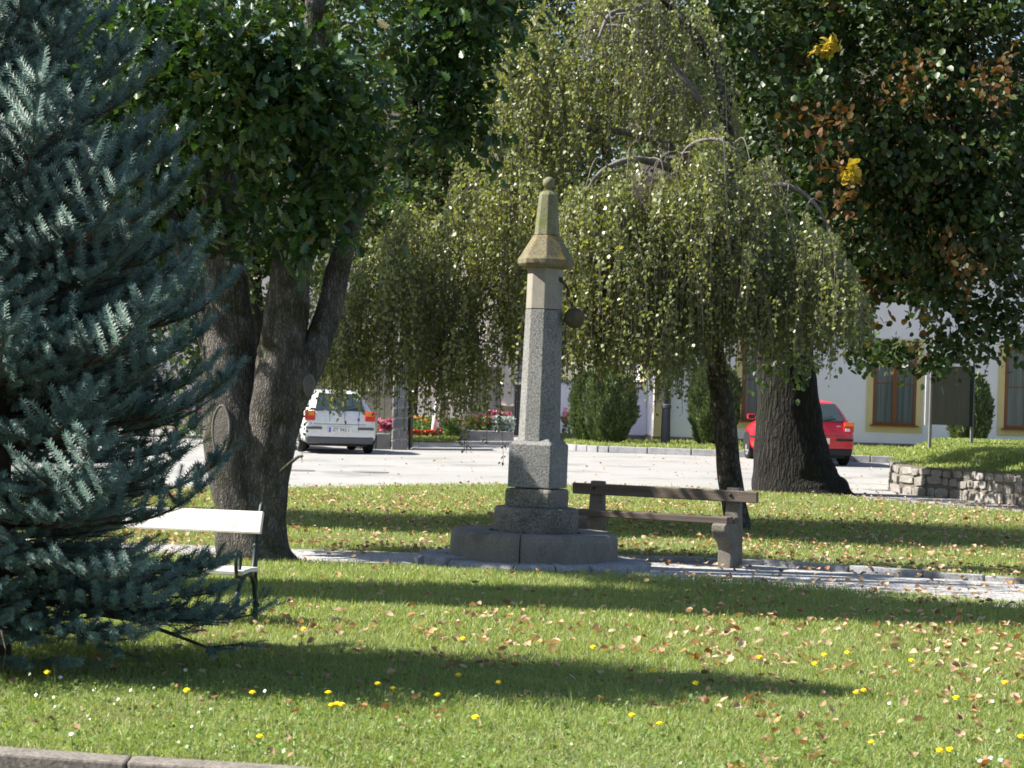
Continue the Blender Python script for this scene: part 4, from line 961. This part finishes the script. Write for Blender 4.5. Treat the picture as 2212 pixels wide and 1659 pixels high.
# ------------------------------------------------------------------ raised bed with stone wall and notice board
edge = [(2010,992),(1958,1003),(1929,1030),(1931,1062),(1960,1066),(2050,1074),(2130,1083),(2212,1092),(2330,1104),(2460,1118)]
eg = [ground_at(px, py) for px, py in edge]; eg = [Vector((8.75, 47.5, 0)), Vector((7.7, 45.2, 0)), Vector((6.95, 42.2, 0))] + eg[3:]
SW = thing('rubble_retaining_wall', (eg[3].x, eg[3].y, 0), 'rough fieldstone wall holding the raised grass bed', 'wall')
mb = MB(); top_h = .47
cp, _ = curve_pts([(p.x, p.y, 0, 1) for p in eg], 6); cp = [Vector(p) for p in cp]
nsg = 6
for i in range(len(cp)-1):
    for j in range(nsg):
        z0, z1 = -.08+(top_h+.08)*j/nsg, -.08+(top_h+.08)*(j+1)/nsg
        lean = .05
        A0, B0 = cp[i], cp[i+1]
        def off(i_, z):
            t = (cp[min(i_+1, len(cp)-1)]-cp[max(i_-1, 0)]).normalized(); nn = Vector((-t.y, t.x, 0)); q = cp[i_]+nn*(z*.10); return (q.x, q.y, z+gz(q.x, q.y))
        mb.add([off(i, z0), off(i+1, z0), off(i+1, z1), off(i, z1)], [(0,1,2,3)])
    def off2(i_, w_, z):
        t = (cp[min(i_+1, len(cp)-1)]-cp[max(i_-1, 0)]).normalized(); nn = Vector((-t.y, t.x, 0)); q = cp[i_]+nn*(z*.10+w_); return (q.x, q.y, z+gz(q.x, q.y))
    mb.add([off2(i,0,top_h), off2(i+1,0,top_h), off2(i+1,.28,top_h-.01), off2(i,.28,top_h-.01)], [(0,1,2,3)])
import bmesh as _bm
w_o = mb.build('mortar_core', mat('old_mortar', [(.10,.085,.07),(.17,.145,.12)], 5, .95, .01, 30), SW)
bmx = _bm.new(); bmx.from_mesh(w_o.data); _bm.ops.remove_doubles(bmx, verts=bmx.verts, dist=.002); _bm.ops.recalc_face_normals(bmx, faces=bmx.faces); bmx.to_mesh(w_o.data); bmx.free()
st_m = MB(); rs = random.Random(4)
L_acc = [0.0]
for a_, b_ in zip(cp[:-1], cp[1:]): L_acc.append(L_acc[-1]+(b_-a_).length)
for row, (z0, z1) in enumerate(((-.06,.16),(.16,.32),(.32,.455))):
    l = rs.uniform(0, .1)
    while l < L_acc[-1]-.1:
        wd_ = rs.uniform(.14, .42); hh = (z1-z0)*rs.uniform(.82, 1.02)
        i = max(k for k in range(len(cp)-1) if L_acc[k] <= l+wd_/2); f = (l+wd_/2-L_acc[i])/(cp[i+1]-cp[i]).length
        c_ = cp[i].lerp(cp[i+1], f); t_ = (cp[i+1]-cp[i]).normalized(); zc_ = (z0+z1)/2+rs.uniform(-.02,.02)
        nn_ = Vector((-t_.y, t_.x, 0)); c_ = c_+nn_*(zc_*.10+.02)
        w2_, h2_ = wd_/2*.95, hh/2
        poly_ = [(w2_*x_*rs.uniform(.86,1.04), h2_*y_*rs.uniform(.82,1.04)) for x_, y_ in ((-1,-.75),(-.6,-1),(.5,-1),(1,-.7),(1,.6),(.65,1),(-.5,1),(-1,.7))]
        dp_ = rs.uniform(.035, .075)
        st_m.prism(poly_, dp_+.05, lambda u, v, t: c_+t_*u+nn_*(.05-t)+Vector((0,0,zc_+gz(c_.x,c_.y)+v)))
        l += wd_*1.0
st_m.build('facing_stones', mat('field_stone', [(.15,.138,.122),(.235,.218,.196),(.33,.315,.29)], 2.2, .95, .012, 25, fine=(40,(.75,.75,.75),(1.2,1.2,1.2))), SW, bevel=.022, jit=.006)
inner = [Vector((off2(i,.2,top_h))) for i in range(len(cp))]
def bed_lo(x):
    q = sorted([(p.x, p.y) for p in inner[18:]]); return np.interp(x, [a[0] for a in q], [a[1] for a in q])
bx0 = min(p.x for p in inner)+.06
bk_x, bk_y = [bx0, 7.72, 8.8, 10.2], [42.3, 45.0, 47.4, 49.4]
def bed_z(X, Y):
    e = np.clip((Y-bed_lo(X))/3.0, 0, 1)*np.clip((X-bx0)/1.8, 0, 1)*np.clip((49.5-Y)/2.5, 0, 1)
    return gza(X, Y)+top_h-.035+.28*e*e*(3-2*e)
xs = np.linspace(bx0, 15, 36); T = np.linspace(0, 1, 18); X = np.repeat(xs[:, None], 18, 1); lo_ = bed_lo(xs); hi_ = np.interp(xs, bk_x, bk_y)
Y = lo_[:, None]+(hi_-lo_)[:, None]*T[None]; Z = bed_z(X, Y); Z[:, -1] -= .12
V = np.stack([X, Y, Z], -1).reshape(-1, 3); i, j = np.meshgrid(np.arange(35), np.arange(17), indexing='ij'); a = (i*18+j).ravel()
o = big_mesh('raised_bed_lawn', V, np.stack([a, a+18, a+19, a+1], 1), M['soil'], sm=True); o['kind'] = 'structure'
n = 60000; X = rng.uniform(bx0+.02, 12, n); Y = rng.uniform(30, 49.4, n); k = (Y > bed_lo(X)-.06) & (Y < np.interp(X, bk_x, bk_y)-.05); X, Y = X[k], Y[k]
P = np.stack([X, Y, bed_z(X, Y)], 1); n = len(P)
A = np.stack([rng.normal(0,.4,n), rng.normal(0,.4,n), np.ones(n)], 1)
V, FA = place(np.array([[-.09,0,0],[.09,0,0],[.06,.6,.05],[-.06,.6,.05],[0,1,.15]])[[0,1,2,3]], np.array([[0,1,2,3]]), P, A, rng.normal(0,1,(n,3)), rng.uniform(.07,.13,n))
tag(big_mesh('bed_grass', V, FA, M['grass']), 'short grass on top of the raised stone edged bed', 'grass', kind='stuff')

nb = at(2008, 985, 43.9); nz = float(bed_z(np.array([nb.x]), np.array([43.9]))[0])
NB = thing('notice_board', (nb.x, 43.9, nz), 'brown notice board on two posts seen from behind on the raised bed', 'notice board')
x2 = at(2098, 978, 44.3)
for (x_, y_, zt) in ((nb.x, 43.9, 1.75), (x2.x, 44.3, 1.75)):
    mb = MB(); z_ = float(bed_z(np.array([x_]), np.array([y_]))[0]); mb.box((x_, y_, z_-.1+(zt)/2), (.055, .055, zt+.2)); mb.build('post', M['greymetal'], NB, bevel=.005)
mb = MB(); zc = nz+1.05
mb.add([(nb.x+.0, 43.86, zc-.56),(x2.x-.03, 44.26, zc-.56),(x2.x-.03, 44.26, zc+.56),(nb.x, 43.86, zc+.56),(nb.x+.0, 43.93, zc-.56),(x2.x-.03, 44.33, zc-.56),(x2.x-.03, 44.33, zc+.56),(nb.x, 43.93, zc+.56)], [(0,1,2,3),(7,6,5,4),(0,4,5,1),(1,5,6,2),(2,6,7,3),(3,7,4,0)])
mb.build('panel', M['board'], NB)
mb = MB(); mb.box((nb.x-.06, 43.99, zc), (.07, .05, 1.14)); mb.build('frame_edge', M['whitemetal'], NB)
mb = MB(); mb.box((x2.x-.035, 44.27, zc), (.07, .06, 1.16)); mb.build('frame_edge', M['black'], NB)

# ------------------------------------------------------------------ church side across the road, left
CH = thing('church', (-4, 80, 0), 'white church wall with sandstone buttress behind the flower beds', 'church')
mb = MB(); mb.box((-8.25, 85, 3.5), (17.5, 10, 7)); mb.build('wall', M['plaster'], CH)
mb = MB(); mb.box((-8.25, 85, .25), (17.6, 10.1, .5)); mb.build('plinth', M['sandstone'], CH)
mb = MB(); mb.add([(-17.6,79.4,7),(.9,79.4,7),(.9,85,12),(-17.6,85,12),(-17.6,90.6,7),(.9,90.6,7)], [(0,1,2,3),(3,2,5,4),(0,3,4),(1,5,2),(0,4,5,1)]); mb.build('roof', M['roof'], CH)
bt = at(1098, 930, 76); mb = MB(); mb.box((bt.x, 78, 3.4), (.62, 4.0, 4.8)); mb.build('buttress', M['plaster'], CH)
mb = MB(); mb.box((bt.x, 77.95, .5), (.78, 4.16, 1.1)); mb.build('buttress_foot', M['sandstone'], CH, bevel=.05)

BW = thing('beige_wall', (-4.6, 66, 0), 'beige wall with dark coping behind the white cars', 'wall')
mb = MB(); mb.box((-6.2, 66.2, .95), (5.6, .3, 1.9)); mb.build('wall', M['sandstone'], BW)
mb = MB(); mb.box((-6.2, 66.2, 2.05), (5.7, .42, .3)); mb.build('coping', M['greyblock'], BW, bevel=.03)

def block_pillar(name, x0, x1, y, z1, label, cat, rows):
    T = thing(name, ((x0+x1)/2, y, 0), label, cat); w_ = x1-x0
    c = MB(); c.box(((x0+x1)/2, y+w_/2, z1/2), (w_-.03, w_-.03, z1-.02)); c.build('mortar_core', M['mortar'], T)
    bk = MB(); h = z1/rows; r_ = random.Random(9)
    for k in range(rows):
        s = .38 if k % 2 else .62
        for xa, xb in ((x0, x0+w_*s), (x0+w_*s, x1)):
            bk.box(((xa+xb)/2, y+w_/2, h*(k+.5)), (xb-xa-.03, w_+.02+r_.uniform(0,.02), h-.035))
    bk.build('stone_blocks', M['greyblock'], T, bevel=.02); return T
sp0, sp1 = at(845, 975, 56), at(880, 975, 56)
block_pillar('gate_pillar', sp0.x, sp1.x, 56.0, 2.1, 'grey stone block gate pillar right of the white car', 'pillar', 8)
LW = thing('pillar_side_wall', (sp0.x-.3, 56.3, 0), 'low grey stone wall joined to the gate pillar behind the car', 'wall')
mb = MB()
for k in range(3): mb.box((sp0.x-.21-.36*k, 56.55, .20), (.34, .4, .40))
mb.build('stone_blocks', M['greyblock'], LW, bevel=.02)
GT = thing('iron_gate', (sp1.x+.04, 56.4, 0), 'thin dark iron gate leaf folded back at the stone pillar', 'gate')
mb = MB(); mb.box((sp1.x+.035, 57.0, 1.0), (.03, 1.4, 1.9)); mb.build('leaf', M['black'], GT)
mb = MB(); mb.tube([(sp1.x+.035, 56.28, .0), (sp1.x+.035, 56.28, 2.05)], .03, 8); mb.build('gate_post', M['iron'], GT)
g2 = at(1117, 935, 69); IG = thing('iron_gate', (g2.x, 69, 0), 'dark panelled iron gate leaf beside the stone column', 'gate')
mb = MB(); mb.box((g2.x, 69, .95), (.24, .05, 1.5)); mb.build('panel', M['black'], IG)
mb = MB()
for q in (-.1, -.033, .033, .1): mb.tube([(g2.x+q, 68.95, .25),(g2.x+q, 68.95, 1.72)], .012, 6)
mb.box((g2.x, 68.95, 1.2), (.26, .03, .03)); mb.build('bars', M['lampmetal'], IG)
mb = MB(); mb.box((g2.x, 69, 1.745), (.28, .09, .05)); mb.build('top_rail', M['whitemetal'], IG)

tm = at(1052, 925, 72); TB = thing('grey_tomb', (tm.x, 72, 0), 'grey stone memorial with moulded cap behind the planter', 'memorial')
mb = MB(); mb.box((tm.x-.05, 72.3, .95), (.95, .6, 1.9)); mb.box((tm.x+.36, 71.97, .95), (.13, .08, 1.86)); mb.build('body', M['granite'], TB, bevel=.02)
mb = MB(); mb.box((tm.x-.05, 72.25, 2.0), (1.1, .8, .2)); mb.box((tm.x-.05, 72.25, 2.17), (.98, .7, .14), None, 0, .8); mb.build('cap', M['granite_dark'], TB, bevel=.03)
mb = MB(); mb.box((tm.x-.15, 71.85, .45), (.5, .3, .42)); mb.build('flower_trough', M['slab'], TB, bevel=.02)
ps = at(956, 940, 67.5); SPST = thing('sandstone_post', (ps.x, 67.5, 0), 'sunlit sandstone post beside the orange flower bed', 'post')
mb = MB(); mb.box((ps.x, 67.5, .62), (.32, .3, 1.3), None, 0, .9); mb.build('shaft', M['sandstone'], SPST, bevel=.03, jit=.015)
mb = MB(); mb.box((ps.x, 67.5, 1.31), (.34, .32, .08)); mb.build('top_stone', M['sandstone'], SPST, bevel=.02)
lt = at(938, 940, 67); PP = thing('pale_lamp_pole', (lt.x, 67, 0), 'slim pale bent metal pole behind the hanging birch', 'pole')
mb = MB(); mb.tube([(lt.x,67,0),(lt.x+.03,67,.6),(lt.x+.05,67,.95),(lt.x+.12,67,1.25),(lt.x+.16,67,1.5),(lt.x+.12,67,1.9),(lt.x+.12,67,3.4)], [.12,.10,.085,.08,.07,.06,.05], 12); mb.build('pole', M['whitemetal'], PP, sm=True)
mb = MB(); mb.lathe([(.14,-.02),(.14,.06),(.11,.09)], 14, (lt.x,67,0)); mb.build('base', M['whitemetal'], PP)

def flowers(name, x0, x1, y0, y1, z0, h, leafm, flm, nl, nf, label, fs=.06, top=.75):
    T = thing(name, ((x0+x1)/2, (y0+y1)/2, z0), label, 'flowers')
    P = np.stack([rng.uniform(x0,x1,nl), rng.uniform(y0,y1,nl), z0+rng.random(nl)*h*.85], 1)
    V, FA = place(LEAF4, LEAF4F, P, rng.normal(0,.6,(nl,3))+np.array([0,0,.8]), rng.normal(0,1,(nl,3)), rng.uniform(.06,.12,nl)); big_mesh('foliage', V, FA, leafm, T)
    if nf:
        P = np.stack([rng.uniform(x0,x1,nf), rng.uniform(y0,y1,nf), z0+h*(top+(1-top)*rng.random(nf))], 1)
        V, FA = place(np.array([[-.5,-.5,0],[.5,-.5,0],[.6,.5,.1],[-.4,.6,.15]]), np.array([[0,1,2,3]]), P, rng.normal(0,1,(nf,3)), rng.normal(0,.6,(nf,3))+np.array([0,-.5,.8]), fs*rng.uniform(.7,1.3,nf)); big_mesh('blossoms', V, FA, flm, T)
    return T
f0, f1 = at(884, 950, 66.3), at(965, 950, 66.3)
flowers('flower_bed', f0.x, f1.x, 66.0, 67.0, 0, .28, M['bedgreen'], M['redflower'], 700, 650, 'low red bedding flowers beside the stone gate pillar', .085, .55)
flowers('flower_bed', f0.x, f1.x-.2, 68.0, 69.5, 0, .75, M['bedgreen'], M['orangeflower'], 1100, 60, 'taller loose orange flowers behind the red bedding', .07, .7)
sh0 = at(975, 950, 66); flowers('green_shrub', sh0.x-.22, sh0.x+.25, 65.6, 66.3, 0, .75, M['bedgreen'], M['pinkflower'], 900, 8, 'small feathery green shrub left of the stone planter', .08)
pk = at(826, 940, 56); flowers('flower_bed', pk.x-.13, pk.x+.2, 56.4, 56.7, .40, .34, M['bedgreen'], M['pinkflower'], 60, 130, 'pink blossoms on the low wall beside the white car', .07, .2)
pk = at(1228, 915, 61.5); flowers('rose_bush', pk.x-.16, pk.x+.06, 61.2, 61.6, .25, .85, M['bedgreen'], M['pinkflower'], 160, 30, 'small pink flowering bush at the left edge of the junipers', .09, .6)
pk = at(412, 925, 58); flowers('rose_bush', pk.x-.3, pk.x+.3, 57.8, 58.4, .1, .7, M['bedgreen'], M['pinkflower'], 260, 16, 'pink flowering bush across the road behind the spruce', .10, .5)
p0, p1 = at(980, 958, 66), at(1110, 958, 66)
PLN = thing('stone_planter', ((p0.x+p1.x)/2, 66, 0), 'long grey stone planter trough behind the hanging birch strands', 'planter')
mb = MB(); mb.box(((p0.x+p1.x)/2, 66.4, .17), (p1.x-p0.x, .8, .38)); mb.build('trough', M['slab'], PLN, bevel=.02)
mb = MB(); mb.box(((p0.x+p1.x)/2, 66.4, .362), (p1.x-p0.x-.12, .68, .02)); mb.build('soil', M['ground'], PLN)
flowers('planter_flowers', p0.x+.35, p1.x-.55, 66.1, 66.6, .36, .42, M['bedgreen'], M['pinkflower'], 600, 120, 'pink and white flowers growing in the stone planter', .075, .4)
flowers('silver_bush', p1.x-.62, p1.x-.02, 66.05, 66.6, .34, .45, M['silver'], None, 1500, 0, 'silvery rounded cushion plant at the right end of the planter')
flowers('planter_flowers', p1.x-.75, p1.x-.1, 66.9, 67.3, .3, .62, M['bedgreen'], M['pinkflower'], 260, 60, 'deep pink flowers rising behind the silver cushion plant', .08, .75)
sheet('bed_verge', cst(63.6), cst(66.0), f0.x, sh0.x+.2, 12, 4, .02, M['soil'], .04)
grass('verge_grass', cst(63.6), cst(66.0), f0.x, sh0.x+.2, 63.6, 66.0, 2500, .03, .12, .03, 'narrow strip of grass before the red flower bed')

# manhole covers
for (px, py, lb) in ((800,1019,'dark round manhole cover on the road left of the column'), (640,1015,'manhole cover on the road beside the oak trunk')):
    p = ground_at(px, py); t = thing('manhole_cover', (p.x, p.y, p.z), lb, 'manhole cover')
    mb = MB(); mb.lathe([(.34,-.02),(.34,.001),(.30,.003)], 24, p); mb.build('frame', M['greymetal'], t); mb = MB(); mb.lathe([(.29,-.02),(.29,.002)], 24, p); mb.build('lid', M['lampmetal'], t)

# ------------------------------------------------------------------ cars
def text_obj(txt, size, name, m, parent, loc, rot):
    cu = bpy.data.curves.new(name, 'FONT'); cu.body = txt; cu.size = size; cu.align_x = 'CENTER'; cu.align_y = 'CENTER'; cu.extrude = .001
    cu.materials.append(m); tmp = link(bpy.data.objects.new(name, cu)); bpy.context.view_layer.update()
    me = bpy.data.meshes.new_from_object(tmp.evaluated_get(bpy.context.evaluated_depsgraph_get())); bpy.data.objects.remove(tmp)
    o = link(bpy.data.objects.new(name, me)); o.parent = parent; o.location = loc; o.rotation_euler = rot; return o
def car(name, loc, rz, paint, label, plate, style, lower):
    C = thing(name, loc, label, 'car', rz=rz)
    # stations along the length from the tail (y=0): y, bottom z, half width, shoulder z, top z, top half width
    st = [(.00,.34,.70,.60,.70,.66),(.02,.26,.78,.62,.76,.72),(.06,.22,.815,.70,.93,.66),(.10,.21,.83,.78,.975,.62),(.28,.20,.845,.90,1.18,.565),(.47,.20,.855,.92,1.36,.52),(.64,.20,.86,.93,1.40,.51),(1.1,.2,.865,.93,1.43,.53),(1.8,.2,.865,.92,1.425,.53),(2.25,.2,.865,.91,1.37,.53),(2.6,.2,.86,.90,1.16,.57),(2.88,.2,.855,.89,.97,.64),(3.3,.2,.85,.84,.90,.66),(3.8,.22,.80,.72,.78,.62),(4.0,.28,.68,.58,.66,.55)]
    mb = MB(); V = []
    for y, zb, w_, zs, zt, wt in st:
        half = [(w_*.78,zb),(w_*.97,zb+.06),(w_,zb+.20 if zb+.20 < zs else (zb+zs)/2),(w_*.995,(zb+.2+zs)/2 if zb+.2 < zs else zs-.02),(w_*.965,zs),(wt+(w_*.965-wt)*.12,zt-.07 if zt-.07 > zs else zs+(zt-zs)*.5),(wt*.93,zt-.012),(wt*.5,zt+.004),]
        ring = [(x, y, z) for x, z in half]+[(-x, y, z) for x, z in reversed(half)]
        V += ring
    n = 16; fs = [(i*n+k, i*n+(k+1) % n, (i+1)*n+(k+1) % n, (i+1)*n+k) for i in range(len(st)-1) for k in range(n)]
    fs += [tuple(range(n)), tuple(range(len(V)-1, len(V)-n-1, -1))]
    mb.add(V, fs); body = mb.build('body', paint, C, local=True, sm=True)
    sub = body.modifiers.new('s', 'SUBSURF'); sub.levels = 1; sub.render_levels = 2
    def quad(name, pts, m, par=C, th=.006):
        q = MB(); pts = [Vector(p) for p in pts]; nn = (pts[1]-pts[0]).cross(pts[2]-pts[0]).normalized()
        q.add([p for p in pts]+[p-nn*th for p in pts], [(0,1,2,3),(7,6,5,4),(0,4,5,1),(1,5,6,2),(2,6,7,3),(3,7,4,0)]); return q.build(name, m, par, local=True)
    # tailgate window follows the slope of the hatch
    rw = quad('rear_window', [(-.565,.066,.975),(.565,.066,.975),(.455,.395,1.345),(-.455,.395,1.345)], M['glass'], th=.06)
    mb = MB(); mb.bar((.0,.055,1.0),(.34,.115,1.075),.02,.012); mb.build('wiper', M['black'], rw, local=True)
    for s in (-1, 1):
        quad('side_window', [(s*.828,.70,.96),(s*.832,1.55,.96),(s*.588,1.55,1.355),(s*.583,.76,1.33)][::s], M['glass'], th=.02)
        quad('side_window', [(s*.832,1.62,.96),(s*.828,2.62,.955),(s*.615,2.2,1.325),(s*.588,1.62,1.355)][::s], M['glass'], th=.02)
        # tail light cluster
        tl = MB(); tl.box((s*.68,.055,.84),(.23,.11,.22)); L_ = tl.build('tail_light', M['lamp_red'], C, local=True, bevel=.02)
        if style == 'red':
            q = MB(); q.box((s*.68,.0,.895),(.20,.02,.06)); q.build('indicator', M['lamp_orange'], L_, local=True, bevel=.006)
            q = MB(); q.box((s*.65,.0,.785),(.10,.02,.06)); q.build('reversing_lamp', M['lamp_white'], L_, local=True, bevel=.006)
        else:
            q = MB(); q.box((s*.67,.0,.89),(.16,.02,.09)); q.build('indicator', M['lamp_orange'], L_, local=True, bevel=.006)
        st_ = MB(); st_.box((s*.59,-.012,.565),(.36,.045,.055)); st_.build('bumper_strip', M['black'] if style == 'red' else M['grey'], C, local=True, bevel=.008)
        for wy in (.72, 3.2):
            t = MB(); tx = s*.76
            prof = [(.18,-.09),(.27,-.092),(.298,-.07),(.302,0),(.298,.07),(.27,.092),(.18,.09)]
            t.lathe(prof, 24); t.v = [(tx+v[2], wy+v[0], .30+v[1]) for v in t.v]
            W_ = t.build('wheel', M['tyre'], C, local=True, sm=True)
            r_ = MB(); r_.lathe([(.20,0),(.19,.012),(.07,.022),(.02,.026)], 20); r_.v = [(tx+s*(.082+v[2]), wy+v[0], .30+v[1]) for v in r_.v]
            rm = r_.build('rim', M['rim'], W_, local=True, sm=True)
            h_ = MB()
            for a in range(6):
                c_, s_ = cos(a*pi/3), sin(a*pi/3); h_.lathe([(.026,.0),(.026,.006)], 8); h_.v[-16:] = [(tx+s*(.100+v[2]), wy+.13*c_+v[0], .30+.13*s_+v[1]) for v in h_.v[-16:]]
            h_.build('rim_holes', M['black'], rm, local=True)
            ar = MB(); ar.lathe([(.345,0),(.345,.012)], 26); ar.v = [(s*(.853+v[2]), wy+v[0], max(.24, .31+v[1])) for v in ar.v]; ar.build('wheel_arch', M['black'], C, local=True)
        m_ = MB(); m_.box((s*.945,2.42,1.0),(.18,.09,.12)); mi = m_.build('door_mirror', paint, C, local=True, bevel=.025)
        q = MB(); q.box((s*.945,2.37,1.0),(.145,.012,.09)); q.build('mirror_glass', M['glass'], mi, local=True)
        q = MB(); q.box((s*.868,1.9,.55),(.02,1.9,.05)); q.build('side_strip', M['black'], C, local=True)
    lw = MB(); lw.box((0,.06,.30),(1.52,.15,.17),None,0,1.03); lw.build('lower_bumper', lower, C, local=True, bevel=.05)
    un = MB(); un.box((0,2.0,.22),(1.3,3.6,.12)); un.build('underside', M['black'], C, local=True)
    ex = MB(); ex.tube([(-.42,.0,.22),(-.42,.3,.22)], .028, 8); ex.build('exhaust', M['iron'], C, local=True)
    gp = MB(); gp.bar((-.60,-.004,.655),(.60,-.004,.655),.006,.008); gp.build('tailgate_gap', M['black'], C, local=True)
    # number plate, emblem and badge
    pw = .52 if style == 'white' else .50
    pb = MB(); pb.box((0,-.032,.53),(pw,.016,.12)); PL_ = pb.build('number_plate', M['plate'], C, local=True, bevel=.004)
    if style == 'white':
        q = MB(); q.box((-pw/2+.03,-.0415,.53),(.045,.003,.108)); q.build('plate_band', M['plateblue'], PL_, local=True)
    text_obj(plate, .105, 'plate_lettering', M['ink'], PL_, (.02,-.0425,.53), (pi/2,0,0))
    e = MB(); e.lathe([(.062,0),(.062,.012),(.05,.016)], 24); e.v = [(v[0], .035-v[2], .86+v[1]) for v in e.v]; EM = e.build('emblem', M['chrome'], C, local=True)
    q = MB()
    for a, b in (((-.03,.035),(-.012,.004)),((-.012,.004),(0,.03)),((0,.03),(.012,.004)),((.012,.004),(.03,.035)),((-.038,.015),(-.02,-.038)),((-.02,-.038),(0,-.006)),((0,-.006),(.02,-.038)),((.02,-.038),(.038,.015))):
        q.bar((a[0],.017,.86+a[1]),(b[0],.017,.86+b[1]),.005,.007)
    q.build('emblem_letters', M['ink'], EM, local=True)
    bd = MB(); bd.box((.46 if style == 'red' else .02,.045 if style == 'red' else .035,.86 if style == 'red' else .755),(.085 if style == 'red' else .14,.012,.024)); bd.build('badge', M['chrome'], C, local=True)
    if style == 'white':
        bd = MB(); bd.box((.42,.018,.76),(.05,.010,.085)); bd.build('sticker', M['plateblue'], C, local=True)
    return C
rc = at(1766, 1003, 50.3); car('red_hatchback', (rc.x, 50.3, gz(rc.x, 50.3)), radians(7), M['redcar'], 'red hatchback parked behind the old linden trunk', '6 PF', 'red', M['black'])
wc = at(733, 980, 52.0); car('white_hatchback', (wc.x, 52.0, gz(wc.x, 52.0)), radians(12.5), M['whitecar'], 'white hatchback with red tail lights parked across the road', 'ZT 943 I', 'white', M['grey'])
w2 = at(600, 975, 54.5); car('white_estate', (w2.x, 54.5, gz(w2.x, 54.5)), radians(14), M['whitecar'], 'second white car mostly hidden by the oak trunk', 'ZT', 'white', M['grey'])

# ------------------------------------------------------------------ flowers in the lawn
def flower(px, py, h, m, R, label, cat, name, grp):
    p = ground_at(px, py, h); T = thing(name, (p.x, p.y, p.z-h), label, cat, grp)
    s = MB(); s.tube([(p.x+.006,p.y,p.z-h-.02),(p.x+.003,p.y,p.z-h*.5),(p.x,p.y,p.z)], .0022, 5); s.build('stem', M['stem'], T)
    f = MB(); k = 14; tilt = Matrix.Rotation(random.uniform(.1,.6), 3, 'X')
    for j in range(k):
        a = 2*pi*j/k; rr = R*random.uniform(.85,1.1)
        for rs, zz in ((1.0, .0), (.62, .006)):
            pts = [Vector((0,0,.002+zz)), Vector((rr*rs*cos(a-.24),rr*rs*sin(a-.24),zz+.004)), Vector((rr*rs*1.1*cos(a),rr*rs*1.1*sin(a),zz+.005)), Vector((rr*rs*cos(a+.24),rr*rs*sin(a+.24),zz+.004))]
            f.add([tilt @ v + p for v in pts], [(0,1,2,3)])
    f.ball((p.x,p.y,p.z-.002), R*.45, 8, 0, .8); f.build('blossom', m, T)
DD = [(103,1453,.10),(404,1492,.09),(545,1497,.09),(709,1497,.09),(716,1524,.06),(728,1521,.06),(738,1523,.06),(816,1478,.08),(849,1488,.07),(945,1502,.06),(990,1459,.10),(1077,1475,.09),(1281,1398,.06),(1410,1450,.10),(1503,1476,.08),(1641,1420,.08),(1760,1434,.07),(1780,1415,.06),(1830,1410,.06),(1968,1427,.06),(2065,1508,.06),(1865,1492,.07),(1849,1497,.06),(2170,1475,.06),(1425,1564,.06),(1365,1546,.06),(1027,1550,.06),(2205,1592,.07),(1883,1605,.06),(2030,1622,.06),(2052,1620,.06),(652,1375,.08),(656,1359,.07),(1000,1380,.08),(562,1592,.06)]
for q in DD: flower(q[0], q[1], q[2], M['dandelion'], .0165, 'yellow dandelion head standing in the front lawn', 'dandelion', 'dandelion', 'dandelions in the front lawn')
for px, py in ((131,1465),(401,1449),(155,1588),(2117,1646),(2140,1639),(2161,1644),(1921,1521),(2144,1517),(325,1405)):
    flower(px, py, .055, M['daisy'], .011, 'tiny white daisy in the front lawn grass', 'daisy', 'daisy', 'daisies in the front lawn')
